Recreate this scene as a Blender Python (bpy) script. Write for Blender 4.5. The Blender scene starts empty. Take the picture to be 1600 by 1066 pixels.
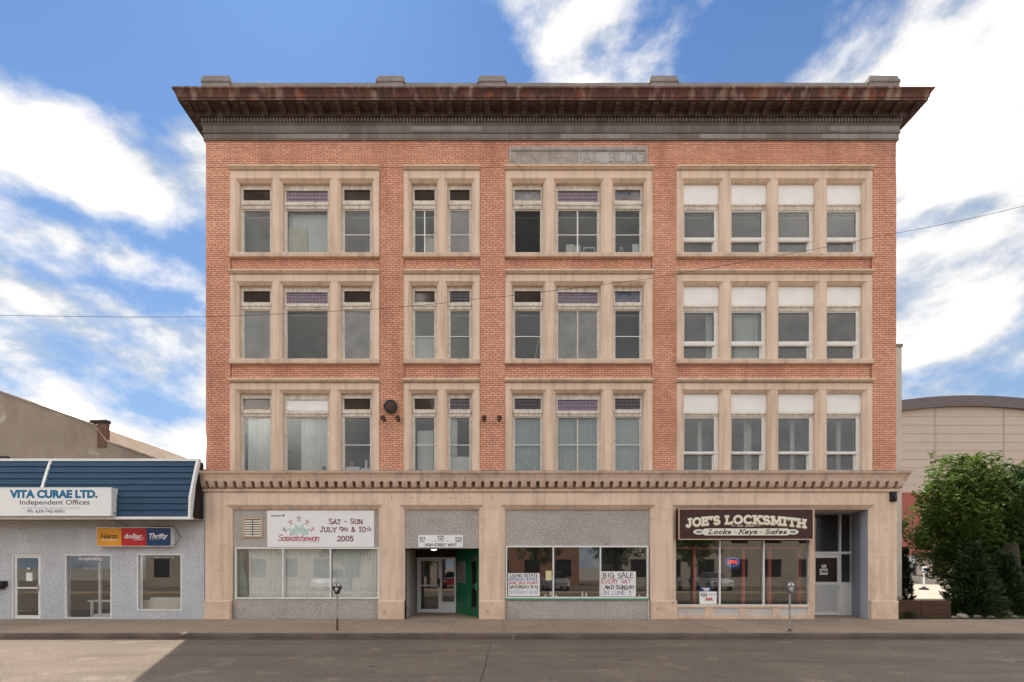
import bpy, math, random
from mathutils import Vector
R = math.radians
random.seed(7)
scene = bpy.context.scene
COL = scene.collection

# ------------------------------------------------------------------ camera, sky, sun, exposure
CAM_D, CAM_H, FPX, VPX, HPY = 17.0, 1.7, 799.0, 770.0, 888.0
cam_data = bpy.data.cameras.new('camera'); cam = bpy.data.objects.new('camera', cam_data); COL.objects.link(cam)
cam.location = (0, -CAM_D, CAM_H); cam.rotation_euler = (R(90), 0, 0)
cam_data.sensor_width = 36; cam_data.lens = 36 * FPX / 1600
cam_data.shift_x = (800 - VPX) / 1600; cam_data.shift_y = (HPY - 533) / 1600
cam_data.clip_start = 0.1; cam_data.clip_end = 5000
scene.camera = cam

SUN_TO = Vector((-0.27, 0.64, 1.0)).normalized()
SUN_EL = math.asin(SUN_TO.z); SUN_ROT = math.atan2(SUN_TO.x, SUN_TO.y)
sun_data = bpy.data.lights.new('sun', 'SUN'); sun = bpy.data.objects.new('sun', sun_data); COL.objects.link(sun)
sun_data.energy = 2.0; sun_data.angle = R(0.5); sun_data.color = (1.0, 0.90, 0.76)
sun.location = (-20, 30, 60); sun.rotation_euler = (-SUN_TO).to_track_quat('-Z', 'Y').to_euler()

scene.view_settings.view_transform = 'Standard'; scene.view_settings.look = 'None'
scene.view_settings.gamma = 1.0; scene.view_settings.use_curve_mapping = False
scene.view_settings.exposure = 1.87
scene.cycles.use_denoising = True
scene.cycles.max_bounces = 6; scene.cycles.transparent_max_bounces = 16
scene.cycles.caustics_reflective = False; scene.cycles.caustics_refractive = False
scene.cycles.sample_clamp_indirect = 4

def px_dir(px, py):
    return Vector(((px - VPX) / FPX, 1.0, (HPY - py) / FPX)).normalized()

world = bpy.data.worlds.new('World'); scene.world = world; world.use_nodes = True
def make_world():
    nt = world.node_tree; nt.nodes.clear(); N = nt.nodes.new; L = nt.links.new
    out = N('ShaderNodeOutputWorld'); bg = N('ShaderNodeBackground'); bg.inputs['Strength'].default_value = 0.15
    L(bg.outputs[0], out.inputs[0])
    sky = N('ShaderNodeTexSky'); sky.sky_type = 'NISHITA'; sky.sun_disc = False
    sky.sun_elevation = SUN_EL; sky.sun_rotation = SUN_ROT
    sky.air_density = 1.0; sky.dust_density = 0.3; sky.ozone_density = 2.2; sky.altitude = 500
    tc = N('ShaderNodeTexCoord')
    def vm(op, a, b=None):
        n = N('ShaderNodeVectorMath'); n.operation = op
        for i, x in enumerate((a, b)):
            if x is None: continue
            if hasattr(x, 'is_linked'): L(x, n.inputs[i])
            else: n.inputs[i].default_value = x
        return n
    def ma(op, a, b=None, c=None, clamp=False):
        n = N('ShaderNodeMath'); n.operation = op; n.use_clamp = clamp
        for i, x in enumerate((a, b, c)):
            if x is None: continue
            if hasattr(x, 'is_linked'): L(x, n.inputs[i])
            else: n.inputs[i].default_value = x
        return n.outputs[0]
    d = vm('NORMALIZE', tc.outputs['Generated']).outputs[0]
    sep = N('ShaderNodeSeparateXYZ'); L(d, sep.inputs[0])
    def layer(off):
        n = N('ShaderNodeTexNoise'); n.inputs['Scale'].default_value = 4.6; n.inputs['Detail'].default_value = 10
        n.inputs['Roughness'].default_value = 0.58; n.inputs['Distortion'].default_value = 0.15
        mp = N('ShaderNodeMapping'); mp.inputs['Location'].default_value = (3.1, 7.7, 2.0 + off); mp.inputs['Scale'].default_value = (1, 1, 1.7)
        L(d, mp.inputs[0]); L(mp.outputs[0], n.inputs['Vector'])
        return n.outputs['Fac']
    base = layer(0.0); upper = layer(0.10)
    # cloud banks of this afternoon: (pixel, half width, half height, weight); negative = clear blue
    banks = [((140, 225), 230, 70, .11), ((170, 388), 75, 30, .10), ((10, 447), 60, 28, .12), ((150, 560), 330, 60, .08),
             ((120, 680), 420, 50, .03), ((890, 60), 90, 65, .10), ((1440, 110), 220, 85, .07), ((1580, 250), 170, 80, .06),
             ((1530, 430), 240, 75, .05), ((1480, 560), 260, 80, .02),
             ((420, 50), 260, 75, -.26), ((1090, 60), 140, 70, -.26), ((660, 70), 130, 70, -.22), ((120, 335), 190, 30, -.20), ((230, 440), 140, 40, -.16),
             ((60, 40), 170, 75, -.28), ((1480, 335), 150, 18, -.16), ((1240, 40), 50, 40, -.12), ((1420, 590), 90, 22, -.12), ((260, 640), 160, 16, -.09)]
    bias = None
    for (p, hw, hh, w) in banks:
        c = px_dir(*p); k = 1.0 / math.sqrt(1 + ((p[0] - VPX) / FPX) ** 2 + ((HPY - p[1]) / FPX) ** 2) / FPX
        s = vm('SUBTRACT', d, tuple(c)); s = vm('MULTIPLY', s.outputs[0], (1 / (hw * k), 1 / (hw * k), 1 / (hh * k)))
        ln = vm('LENGTH', s.outputs[0]).outputs['Value']
        g = ma('EXPONENT', ma('MULTIPLY', ma('MULTIPLY', ln, ln), -1.0))
        g = ma('MULTIPLY', g, w)
        bias = g if bias is None else ma('ADD', bias, g)
    def cover(f):
        m = N('ShaderNodeMapRange'); m.interpolation_type = 'SMOOTHSTEP'
        L(ma('ADD', f, bias), m.inputs['Value']); m.inputs['From Min'].default_value = 0.38; m.inputs['From Max'].default_value = 0.57
        return m.outputs[0]
    cov = cover(base)
    thick = N('ShaderNodeMapRange'); L(ma('ADD', upper, bias), thick.inputs['Value'])
    thick.interpolation_type = 'SMOOTHSTEP'; thick.inputs['From Min'].default_value = 0.40; thick.inputs['From Max'].default_value = 0.62
    cc = N('ShaderNodeMix'); cc.data_type = 'RGBA'
    cc.inputs['A'].default_value = (1.9, 1.87, 1.84, 1); cc.inputs['B'].default_value = (1.1, 1.21, 1.33, 1)
    pre = N('ShaderNodeMapRange'); pre.interpolation_type = 'SMOOTHSTEP'; L(ma('SUBTRACT', ma('ADD', base, bias), ma('MULTIPLY', thick.outputs[0], .06)), pre.inputs['Value'])
    pre.inputs['From Min'].default_value = 0.42; pre.inputs['From Max'].default_value = 0.54
    L(ma('MULTIPLY', thick.outputs[0], ma('SUBTRACT', 1.0, pre.outputs[0])), cc.inputs['Factor'])
    core = N('ShaderNodeMapRange'); core.interpolation_type = 'SMOOTHSTEP'; L(ma('SUBTRACT', ma('ADD', base, bias), ma('MULTIPLY', thick.outputs[0], .06)), core.inputs['Value'])
    core.inputs['From Min'].default_value = 0.50; core.inputs['From Max'].default_value = 0.66
    hot = N('ShaderNodeMix'); hot.data_type = 'RGBA'; L(ma('POWER', core.outputs[0], 2.4), hot.inputs['Factor'])
    L(cc.outputs['Result'], hot.inputs['A']); hot.inputs['B'].default_value = (36.0, 34.0, 31.0, 1); cc = hot  # cloud cores boosted far past white, added as fill light for the facade
    mx = N('ShaderNodeMix'); mx.data_type = 'RGBA'
    deep = N('ShaderNodeMix'); deep.data_type = 'RGBA'; deep.blend_type = 'MULTIPLY'; deep.inputs['Factor'].default_value = 1
    L(sky.outputs[0], deep.inputs['A']); deep.inputs['B'].default_value = (.106, .18, .25, 1)
    L(ma('MULTIPLY', cov, 0.97), mx.inputs['Factor']); hz = N('ShaderNodeMix'); hz.data_type = 'RGBA'; L(ma('MULTIPLY', ma('POWER', ma('SUBTRACT', 1.0, ma('MAXIMUM', sep.outputs[2], 0.0)), 1.6), .85), hz.inputs['Factor'])
    L(deep.outputs['Result'], hz.inputs['A']); hz.inputs['B'].default_value = (.86, 1.12, 1.4, 1); L(hz.outputs['Result'], mx.inputs['A']); L(cc.outputs['Result'], mx.inputs['B'])
    L(mx.outputs['Result'], bg.inputs['Color'])
make_world()

# ------------------------------------------------------------------ pixel -> place (y = depth behind the street front)
def X(px, y=0.0): return (px - VPX) * (CAM_D + y) / FPX
def Z(py, y=0.0): return CAM_H + (HPY - py) * (CAM_D + y) / FPX

# ------------------------------------------------------------------ materials
MATS = {}
def mat(name, col, col2=None, scale=2.0, rough=0.8, bump=0.0, bscale=60.0, metal=0.0, spec=0.3, streak=None, samt=0.5,
        spots=None, spot_lo=.62, spot_hi=.7, spot_scale=14., rnd=0.0, fine=0.12, emit=None, estr=0.0, contrast=.18, streak_scale=(5., 5., .35)):
    m = bpy.data.materials.new(name); m.use_nodes = True; nt = m.node_tree; N = nt.nodes.new; L = nt.links.new
    p = nt.nodes['Principled BSDF']; p.inputs['Roughness'].default_value = rough; p.inputs['Metallic'].default_value = metal
    p.inputs['Specular IOR Level'].default_value = spec
    tc = N('ShaderNodeTexCoord'); co = tc.outputs['Object']
    def noise(sc, det=5, vec=None, ro=.55):
        n = N('ShaderNodeTexNoise'); n.inputs['Scale'].default_value = sc; n.inputs['Detail'].default_value = det; n.inputs['Roughness'].default_value = ro
        L(vec if vec else co, n.inputs['Vector']); return n.outputs['Fac']
    def mr(v, a, b):
        n = N('ShaderNodeMapRange'); L(v, n.inputs['Value']); n.inputs['From Min'].default_value = a; n.inputs['From Max'].default_value = b; return n.outputs[0]
    def mix(f, a, b, mode='MIX'):
        n = N('ShaderNodeMix'); n.data_type = 'RGBA'; n.blend_type = mode
        for s, x in (('Factor', f), ('A', a), ('B', b)):
            if hasattr(x, 'is_linked'): L(x, n.inputs[s])
            elif s == 'Factor': n.inputs[s].default_value = x
            else: n.inputs[s].default_value = (*x, 1)
        return n.outputs['Result']
    c2 = col2 if col2 else tuple(x * .82 for x in col)
    c = mix(mr(noise(scale), .5 - contrast, .5 + contrast), col, c2)
    if streak:
        mp = N('ShaderNodeMapping'); mp.inputs['Scale'].default_value = streak_scale; L(co, mp.inputs[0])
        f = mr(noise(1.0, 6, mp.outputs[0]), .5, .68)
        n = N('ShaderNodeMath'); n.operation = 'MULTIPLY'; L(f, n.inputs[0]); n.inputs[1].default_value = samt
        c = mix(n.outputs[0], c, streak)
    if spots:
        f = mr(noise(spot_scale, 7, ro=.62), spot_lo, spot_hi); c = mix(f, c, spots)
    if fine:
        f = mr(noise(bscale, 3), .3, .7)
        g = N('ShaderNodeMapRange'); L(f, g.inputs['Value']); g.inputs['To Min'].default_value = 1 - fine; g.inputs['To Max'].default_value = 1 + fine
        cb = N('ShaderNodeCombineColor')
        for i in range(3): L(g.outputs[0], cb.inputs[i])
        c = mix(1.0, c, cb.outputs[0], 'MULTIPLY')
    if rnd:
        gi = N('ShaderNodeNewGeometry'); oi = N('ShaderNodeObjectInfo')
        a = N('ShaderNodeMath'); a.operation = 'ADD'; L(gi.outputs['Random Per Island'], a.inputs[0]); L(oi.outputs['Random'], a.inputs[1])
        fr = N('ShaderNodeMath'); fr.operation = 'FRACT'; L(a.outputs[0], fr.inputs[0])
        g = N('ShaderNodeMapRange'); L(fr.outputs[0], g.inputs['Value']); g.inputs['To Min'].default_value = 1 - rnd; g.inputs['To Max'].default_value = 1 + rnd
        hs = N('ShaderNodeHueSaturation'); L(g.outputs[0], hs.inputs['Value']); L(c, hs.inputs['Color'])
        g2 = N('ShaderNodeMapRange'); 
        w = N('ShaderNodeMath'); w.operation = 'MULTIPLY'; L(fr.outputs[0], w.inputs[0]); w.inputs[1].default_value = 7.13
        w2 = N('ShaderNodeMath'); w2.operation = 'FRACT'; L(w.outputs[0], w2.inputs[0])
        L(w2.outputs[0], g2.inputs['Value']); g2.inputs['To Min'].default_value = .5 - .006 * rnd / .2; g2.inputs['To Max'].default_value = .5 + .006 * rnd / .2
        L(g2.outputs[0], hs.inputs['Hue']); c = hs.outputs[0]
    L(c, p.inputs['Base Color'])
    if bump:
        b = N('ShaderNodeBump'); b.inputs['Strength'].default_value = bump; b.inputs['Distance'].default_value = .02
        L(noise(bscale, 4), b.inputs['Height']); L(b.outputs[0], p.inputs['Normal'])
    if emit:
        p.inputs['Emission Color'].default_value = (*emit, 1); p.inputs['Emission Strength'].default_value = estr
    MATS[name] = m; return m

def glass(name, tint=(.85, .87, .86), refl=.05, dirt=.06, dcol=(.5, .5, .48), rough=.0):
    m = bpy.data.materials.new(name); m.use_nodes = True; nt = m.node_tree; nt.nodes.clear(); N = nt.nodes.new; L = nt.links.new
    o = N('ShaderNodeOutputMaterial'); t = N('ShaderNodeBsdfTransparent'); t.inputs[0].default_value = (*tint, 1)
    g = N('ShaderNodeBsdfGlossy'); g.inputs['Roughness'].default_value = rough; g.inputs['Color'].default_value = (.95, .96, .97, 1)
    f = N('ShaderNodeLayerWeight'); f.inputs['Blend'].default_value = .5
    pw = N('ShaderNodeMath'); pw.operation = 'POWER'; L(f.outputs['Facing'], pw.inputs[0]); pw.inputs[1].default_value = 4.5
    a = N('ShaderNodeMath'); a.operation = 'MULTIPLY_ADD'; L(pw.outputs[0], a.inputs[0]); a.inputs[1].default_value = .6; a.inputs[2].default_value = refl; a.use_clamp = True
    m1 = N('ShaderNodeMixShader'); L(a.outputs[0], m1.inputs[0]); L(t.outputs[0], m1.inputs[1]); L(g.outputs[0], m1.inputs[2])
    df = N('ShaderNodeBsdfDiffuse'); df.inputs[0].default_value = (*dcol, 1)
    tc = N('ShaderNodeTexCoord'); n = N('ShaderNodeTexNoise'); n.inputs['Scale'].default_value = 2.2; n.inputs['Detail'].default_value = 6
    L(tc.outputs['Object'], n.inputs['Vector'])
    r = N('ShaderNodeMapRange'); L(n.outputs['Fac'], r.inputs['Value']); r.inputs['From Min'].default_value = .3; r.inputs['From Max'].default_value = .75
    r.inputs['To Min'].default_value = dirt * .8; r.inputs['To Max'].default_value = dirt * 1.5
    m2 = N('ShaderNodeMixShader'); L(r.outputs[0], m2.inputs[0]); L(m1.outputs[0], m2.inputs[1]); L(df.outputs[0], m2.inputs[2])
    b = N('ShaderNodeBump'); b.inputs['Strength'].default_value = .05; n2 = N('ShaderNodeTexNoise'); n2.inputs['Scale'].default_value = 1.3
    L(tc.outputs['Object'], n2.inputs['Vector']); L(n2.outputs['Fac'], b.inputs['Height']); L(b.outputs[0], g.inputs['Normal'])
    L(m2.outputs[0], o.inputs[0]); MATS[name] = m; return m

def leafmat(name, col, col2, trans=.35, rnd=.35):
    m = bpy.data.materials.new(name); m.use_nodes = True; nt = m.node_tree; nt.nodes.clear(); N = nt.nodes.new; L = nt.links.new
    o = N('ShaderNodeOutputMaterial'); p = N('ShaderNodeBsdfPrincipled'); p.inputs['Roughness'].default_value = .5; p.inputs['Specular IOR Level'].default_value = .35
    t = N('ShaderNodeBsdfTranslucent'); gi = N('ShaderNodeNewGeometry')
    mx = N('ShaderNodeMix'); mx.data_type = 'RGBA'; L(gi.outputs['Random Per Island'], mx.inputs['Factor'])
    mx.inputs['A'].default_value = (*col, 1); mx.inputs['B'].default_value = (*col2, 1)
    L(mx.outputs['Result'], p.inputs['Base Color'])
    hs = N('ShaderNodeHueSaturation'); hs.inputs['Value'].default_value = 1.3; hs.inputs['Hue'].default_value = .485; L(mx.outputs['Result'], hs.inputs['Color']); L(hs.outputs[0], t.inputs[0])
    s = N('ShaderNodeMixShader'); s.inputs[0].default_value = trans; L(p.outputs[0], s.inputs[1]); L(t.outputs[0], s.inputs[2]); L(s.outputs[0], o.inputs[0])
    MATS[name] = m; return m

mat('brick', (.76, .40, .275), (.66, .32, .212), scale=.55, rough=.85, rnd=.11, bscale=30, fine=.1, bump=.2, streak=(.36, .15, .095), samt=.5, streak_scale=(.9, .9, .22))
mat('rusty_brick', (.20, .115, .08), (.12, .07, .05), scale=6, rough=.9); mat('mortar', (.19, .08, .05), (.25, .11, .072), scale=3, rough=.95)
mat('side_brick', (.36, .15, .09), (.28, .11, .07), scale=5, rough=.9)
mat('trim', (.76, .58, .45), (.68, .51, .385), scale=1.1, rough=.85, streak=(.42, .31, .23), samt=.55, spots=(.52, .40, .31), spot_lo=.62, spot_hi=.78, spot_scale=3.0, bump=.15, bscale=90, fine=.06)
mat('joint', (.36, .26, .19), (.48, .36, .27), scale=3, rough=.95); mat('trim_light', (.68, .51, .39), (.58, .43, .325), scale=1.6, rough=.85, streak=(.36, .27, .20), samt=.65, spots=(.42, .32, .25), spot_lo=.58, spot_hi=.74, spot_scale=2.6, bump=.15, bscale=80)
mat('stone_front', (.80, .61, .475), (.70, .52, .385), scale=.9, rough=.88, streak=(.47, .35, .27), samt=.5, spots=(.58, .45, .36), spot_lo=.56, spot_hi=.72, spot_scale=1.7, bump=.25, bscale=70)
mat('plinth', (.74, .56, .43), (.60, .44, .33), scale=3, rough=.9, spots=(.36, .27, .2), spot_lo=.62, spot_hi=.72, spot_scale=6, bump=.4, bscale=40)
mat('ledge', (.46, .35, .27), (.36, .28, .22), scale=1.2, rough=.9, streak=(.24, .19, .15), samt=.6, bump=.2)
mat('rust', (.115, .048, .033), (.065, .034, .027), scale=1.1, rough=.75, streak=(.33, .235, .185), samt=.75, spots=(.235, .066, .034), spot_lo=.56, spot_hi=.66, spot_scale=3, streak_scale=(4, 4, .7))
mat('rust_dark', (.085, .053, .042), (.055, .037, .031), scale=2.0, rough=.8, streak=(.22, .17, .14), samt=.5)
mat('frieze', (.225, .20, .185), (.155, .13, .115), scale=.8, rough=.75, streak=(.30, .275, .25), samt=.5, streak_scale=(3, 3, .5))
mat('frieze_light', (.33, .31, .29), (.25, .225, .205), scale=1.1, rough=.7, streak=(.18, .14, .12), samt=.5)
mat('coping', (.30, .27, .25), (.22, .19, .175), scale=2, rough=.8)
mat('name_stone', (.46, .42, .39), (.34, .29, .26), scale=3, rough=.9, bump=.5, bscale=30, streak=(.24, .19, .16), samt=.6)
mat('name_stone_light', (.52, .49, .47), (.40, .37, .34), scale=3, rough=.9, bump=.5, bscale=30)
mat('old_paint', (.74, .675, .595), (.60, .53, .45), scale=5, rough=.7, spots=(.36, .28, .21), spot_lo=.56, spot_hi=.68, spot_scale=11, bump=.4, bscale=60, streak=(.42, .33, .26), samt=.6, streak_scale=(9, 9, 1.2))
mat('white_paint', (.80, .78, .74), (.72, .69, .64), scale=3, rough=.6, spots=(.42, .36, .3), spot_lo=.64, spot_hi=.72, spot_scale=15, bump=.2)
mat('board_white', (.86, .84, .81), (.80, .77, .73), scale=2, rough=.7, spots=(.50, .45, .40), spot_lo=.67, spot_hi=.71, spot_scale=22, fine=.04)
mat('alu', (.62, .63, .63), (.55, .56, .56), scale=2, rough=.45, metal=.3)
mat('white_metal', (.78, .78, .76), (.70, .70, .68), scale=2, rough=.45, spec=.5)
mat('stucco_grey', (.46, .415, .38), (.37, .33, .305), scale=1.2, rough=.95, spots=(.60, .565, .53), spot_lo=.55, spot_hi=.70, spot_scale=20, bump=1., bscale=22, fine=.28)
mat('stucco_blue', (.56, .575, .60), (.44, .455, .48), scale=.9, rough=.95, spots=(.68, .69, .71), spot_lo=.54, spot_hi=.70, spot_scale=17, bump=1., bscale=20, fine=.26, streak=(.38, .385, .40), samt=.4, streak_scale=(2, 2, .5))
mat('stucco_tan', (.35, .29, .235), (.28, .228, .18), scale=.5, rough=.95, spots=(.52, .45, .36), spot_lo=.62, spot_hi=.74, spot_scale=.9, streak=(.22, .17, .125), samt=.6, bump=.4, streak_scale=(1.2, 1.2, .3))
mat('blue_wall', (.40, .43, .50), (.35, .375, .44), scale=1, rough=.8, spots=(.6, .58, .55), spot_lo=.72, spot_hi=.76, spot_scale=4)
mat('siding', (.036, .078, .135), (.030, .066, .115), scale=.8, rough=.7, spec=.2, fine=.04)
mat('sign_white', (.84, .83, .82), (.80, .79, .78), scale=.6, rough=.45, fine=.02)
mat('sign_cream', (.80, .76, .64), (.75, .70, .58), scale=2, rough=.5, fine=.03)
mat('sign_brown', (.060, .024, .020), (.050, .02, .017), scale=2, rough=.5, fine=.03)
mat('sign_tan', (.66, .47, .33), (.58, .40, .28), scale=3, rough=.6)
mat('gold_shadow', (.24, .17, .06), rough=.6); mat('teal', (.16, .27, .27), rough=.5)
mat('ink', (.015, .014, .014), rough=.6, fine=0); mat('ink_grey', (.12, .11, .11), rough=.6, fine=0); mat('ink_faint', (.42, .42, .41), rough=.6, fine=0)
mat('ink_blue', (.012, .17, .33), rough=.5, fine=0); mat('ink_maroon', (.20, .045, .055), rough=.5, fine=0)
mat('ink_red', (.50, .09, .12), rough=.5, fine=0); mat('ink_green', (.50, .68, .60), rough=.5, fine=0); mat('ink_slate', (.13, .14, .18), rough=.5, fine=0)
mat('ink_pen_blue', (.14, .19, .42), rough=.6, fine=0); mat('ink_pen_pale', (.38, .42, .64), rough=.6, fine=0)
mat('yellow', (.86, .37, .02), rough=.4, fine=.02); mat('red', (.56, .018, .025), rough=.4, fine=.02); mat('navy', (.014, .05, .16), rough=.4, fine=.02)
mat('paper', (.80, .80, .78), (.74, .74, .73), scale=4, rough=.8, fine=.03); mat('paper_yellow', (.70, .64, .36), rough=.8)
mat('cardboard', (.74, .69, .58), (.66, .60, .50), scale=2, rough=.85)
mat('green_paint', (.010, .16, .072), (.008, .13, .058), scale=2, rough=.45, spec=.5)
mat('green_sill', (.10, .30, .19), rough=.6)
mat('riser', (.58, .56, .53), (.50, .47, .45), scale=3, rough=.7, spots=(.13, .10, .08), spot_lo=.68, spot_hi=.72, spot_scale=4, streak=(.66, .48, .36), samt=.6); mat('dark_wood', (.045, .032, .026), (.03, .022, .018), scale=2, rough=.7); mat('black', (.012, .012, .013), rough=.5)
mat('void', (.30, .22, .17), rough=.95)
mat('room_wall', (.60, .58, .55), (.54, .52, .50), scale=.5, rough=.9); mat('room_ceiling', (.74, .73, .71), (.68, .67, .65), scale=.7, rough=.9); mat('room_floor', (.22, .19, .16), rough=.8)
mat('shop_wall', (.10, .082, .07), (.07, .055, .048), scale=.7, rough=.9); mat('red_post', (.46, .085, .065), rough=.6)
mat('curtain', (.72, .73, .71), (.64, .66, .64), scale=2, rough=.9); mat('sheer', (.52, .57, .58), (.46, .51, .52), scale=2, rough=.9); mat('blind', (.84, .85, .83), (.78, .79, .77), scale=.8, rough=.85)
mat('insulation', (.46, .35, .25), (.30, .22, .16), scale=4, rough=.95, bump=.9, bscale=18)
mat('meter_grey', (.20, .205, .21), (.15, .155, .16), scale=5, rough=.45, metal=.5); mat('meter_chrome', (.5, .5, .5), rough=.25, metal=.8); mat('galv', (.42, .42, .41), (.30, .29, .28), scale=6, rough=.5, metal=.5, streak=(.22, .14, .09), samt=.5)
mat('rusty_pole', (.13, .075, .05), rough=.8)
mat('horn', (.018, .017, .016), (.03, .024, .02), scale=8, rough=.6); mat('rusty_lamp', (.08, .042, .03), rough=.7)
mat('wire', (.07, .06, .055), rough=.7)
mat('sidewalk', (.315, .24, .178), (.268, .202, .15), scale=.5, rough=.92, spots=(.20, .148, .11), spot_lo=.62, spot_hi=.74, spot_scale=1.2, bump=.5, bscale=22, fine=.22, rnd=.07)
mat('kerb', (.15, .118, .095), (.085, .066, .054), scale=1.2, rough=.95, spots=(.30, .25, .21), spot_lo=.66, spot_hi=.74, spot_scale=3, bump=.6, bscale=30)
mat('road', (.165, .134, .105), (.125, .10, .078), scale=.5, rough=.9, streak=(.10, .08, .063), samt=.75, streak_scale=(.10, 1.5, 1), bump=.8, bscale=26, fine=.36, spots=(.225, .183, .145), spot_lo=.56, spot_hi=.72, spot_scale=1.6)
mat('tar', (.06, .05, .045), rough=.8); mat('grit', (.105, .083, .066), (.15, .12, .095), scale=5, rough=.95, bump=.8, bscale=25, fine=.3); mat('patch', (.15, .122, .097), (.125, .10, .08), scale=2, rough=.9, bump=.8, bscale=26, fine=.35)
mat('ground', (.30, .26, .21), (.24, .21, .17), scale=.05, rough=.95)
mat('lot', (.40, .345, .285), (.35, .30, .25), scale=.2, rough=.95, bump=.2)
mat('soil', (.075, .058, .042), (.05, .04, .03), scale=2, rough=.95, bump=.8, bscale=14)
mat('timber', (.085, .042, .027), (.055, .028, .02), scale=2, rough=.85, streak=(.12, .07, .045), samt=.5, streak_scale=(.5, .5, 8))
mat('rock', (.36, .31, .26), (.24, .20, .17), scale=4, rough=.95, bump=.5, bscale=10)
mat('arena_beige', (.46, .375, .315), (.43, .35, .295), scale=.05, rough=.6, fine=.03); mat('arena_red', (.30, .085, .068), (.27, .075, .06), scale=.06, rough=.6, fine=.03)
mat('arena_band', (.125, .10, .10), rough=.5); mat('arena_seam', (.415, .338, .284), rough=.7); mat('arena_dark', (.06, .055, .055), rough=.5)
mat('concrete', (.42, .37, .32), (.34, .30, .26), scale=.8, rough=.9, bump=.2)
mat('cream_wall', (.62, .56, .47), (.56, .50, .42), scale=.8, rough=.9, streak=(.48, .42, .34), samt=.4)
mat('bark', (.06, .045, .033), (.035, .027, .02), scale=6, rough=.95, bump=.8, bscale=20)
mat('blue_sign', (.05, .16, .50), rough=.4); mat('tyre', (.02, .02, .02), rough=.8)
mat('neon_red', (.7, .1, .1), emit=(1, .12, .10), estr=.35, fine=0); mat('neon_blue', (.1, .2, .7), emit=(.16, .35, 1), estr=.22, fine=0)
mat('lamp_glow', (.8, .78, .7), emit=(1, .95, .85), estr=.5, fine=0)
mat('lead', (.12, .085, .11), rough=.6); mat('lead_glass', (.27, .205, .255), (.20, .15, .19), scale=9, rough=.25, spec=.6); mat('lead_glass_dark', (.085, .066, .072), (.06, .045, .05), scale=9, rough=.2, spec=.6)
mat('paint_white_car', (.75, .75, .75), rough=.25, spec=.6, fine=0); mat('paint_dark_car', (.03, .035, .045), rough=.25, spec=.6, fine=0); mat('paint_red_car', (.35, .02, .02), rough=.25, spec=.6, fine=0); mat('paint_silver_car', (.45, .46, .47), rough=.3, metal=.6, fine=0)
mat('car_glass', (.015, .018, .02), rough=.08, spec=.8, fine=0)
mat('opp_brick', (.26, .13, .09), (.20, .10, .07), scale=1, rough=.9); mat('opp_cream', (.36, .31, .26), (.30, .26, .21), scale=.6, rough=.9)
leafmat('leaf', (.050, .105, .020), (.135, .215, .045)); leafmat('leaf_dark', (.045, .10, .028), (.11, .18, .048)); leafmat('needle', (.016, .034, .012), (.036, .062, .018), trans=.12); leafmat('weed', (.05, .09, .02), (.09, .14, .035)); leafmat('pale_petal', (.42, .40, .30), (.26, .30, .17), trans=.2)
glass('pane', refl=.03, dirt=.15, rough=.22); glass('pane_clear', refl=.03, dirt=.07, rough=.16); glass('pane_film', refl=.03, dirt=.25, dcol=(.55, .55, .53), rough=.25); glass('pane_dark', tint=(.6, .6, .58), refl=.012, dirt=.02, rough=.2); glass('shop_pane', tint=(.93, .94, .935), refl=.095, dirt=.012); glass('dark_pane', tint=(.6, .54, .5), refl=.01, dirt=.09, dcol=(.36, .26, .2))

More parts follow.
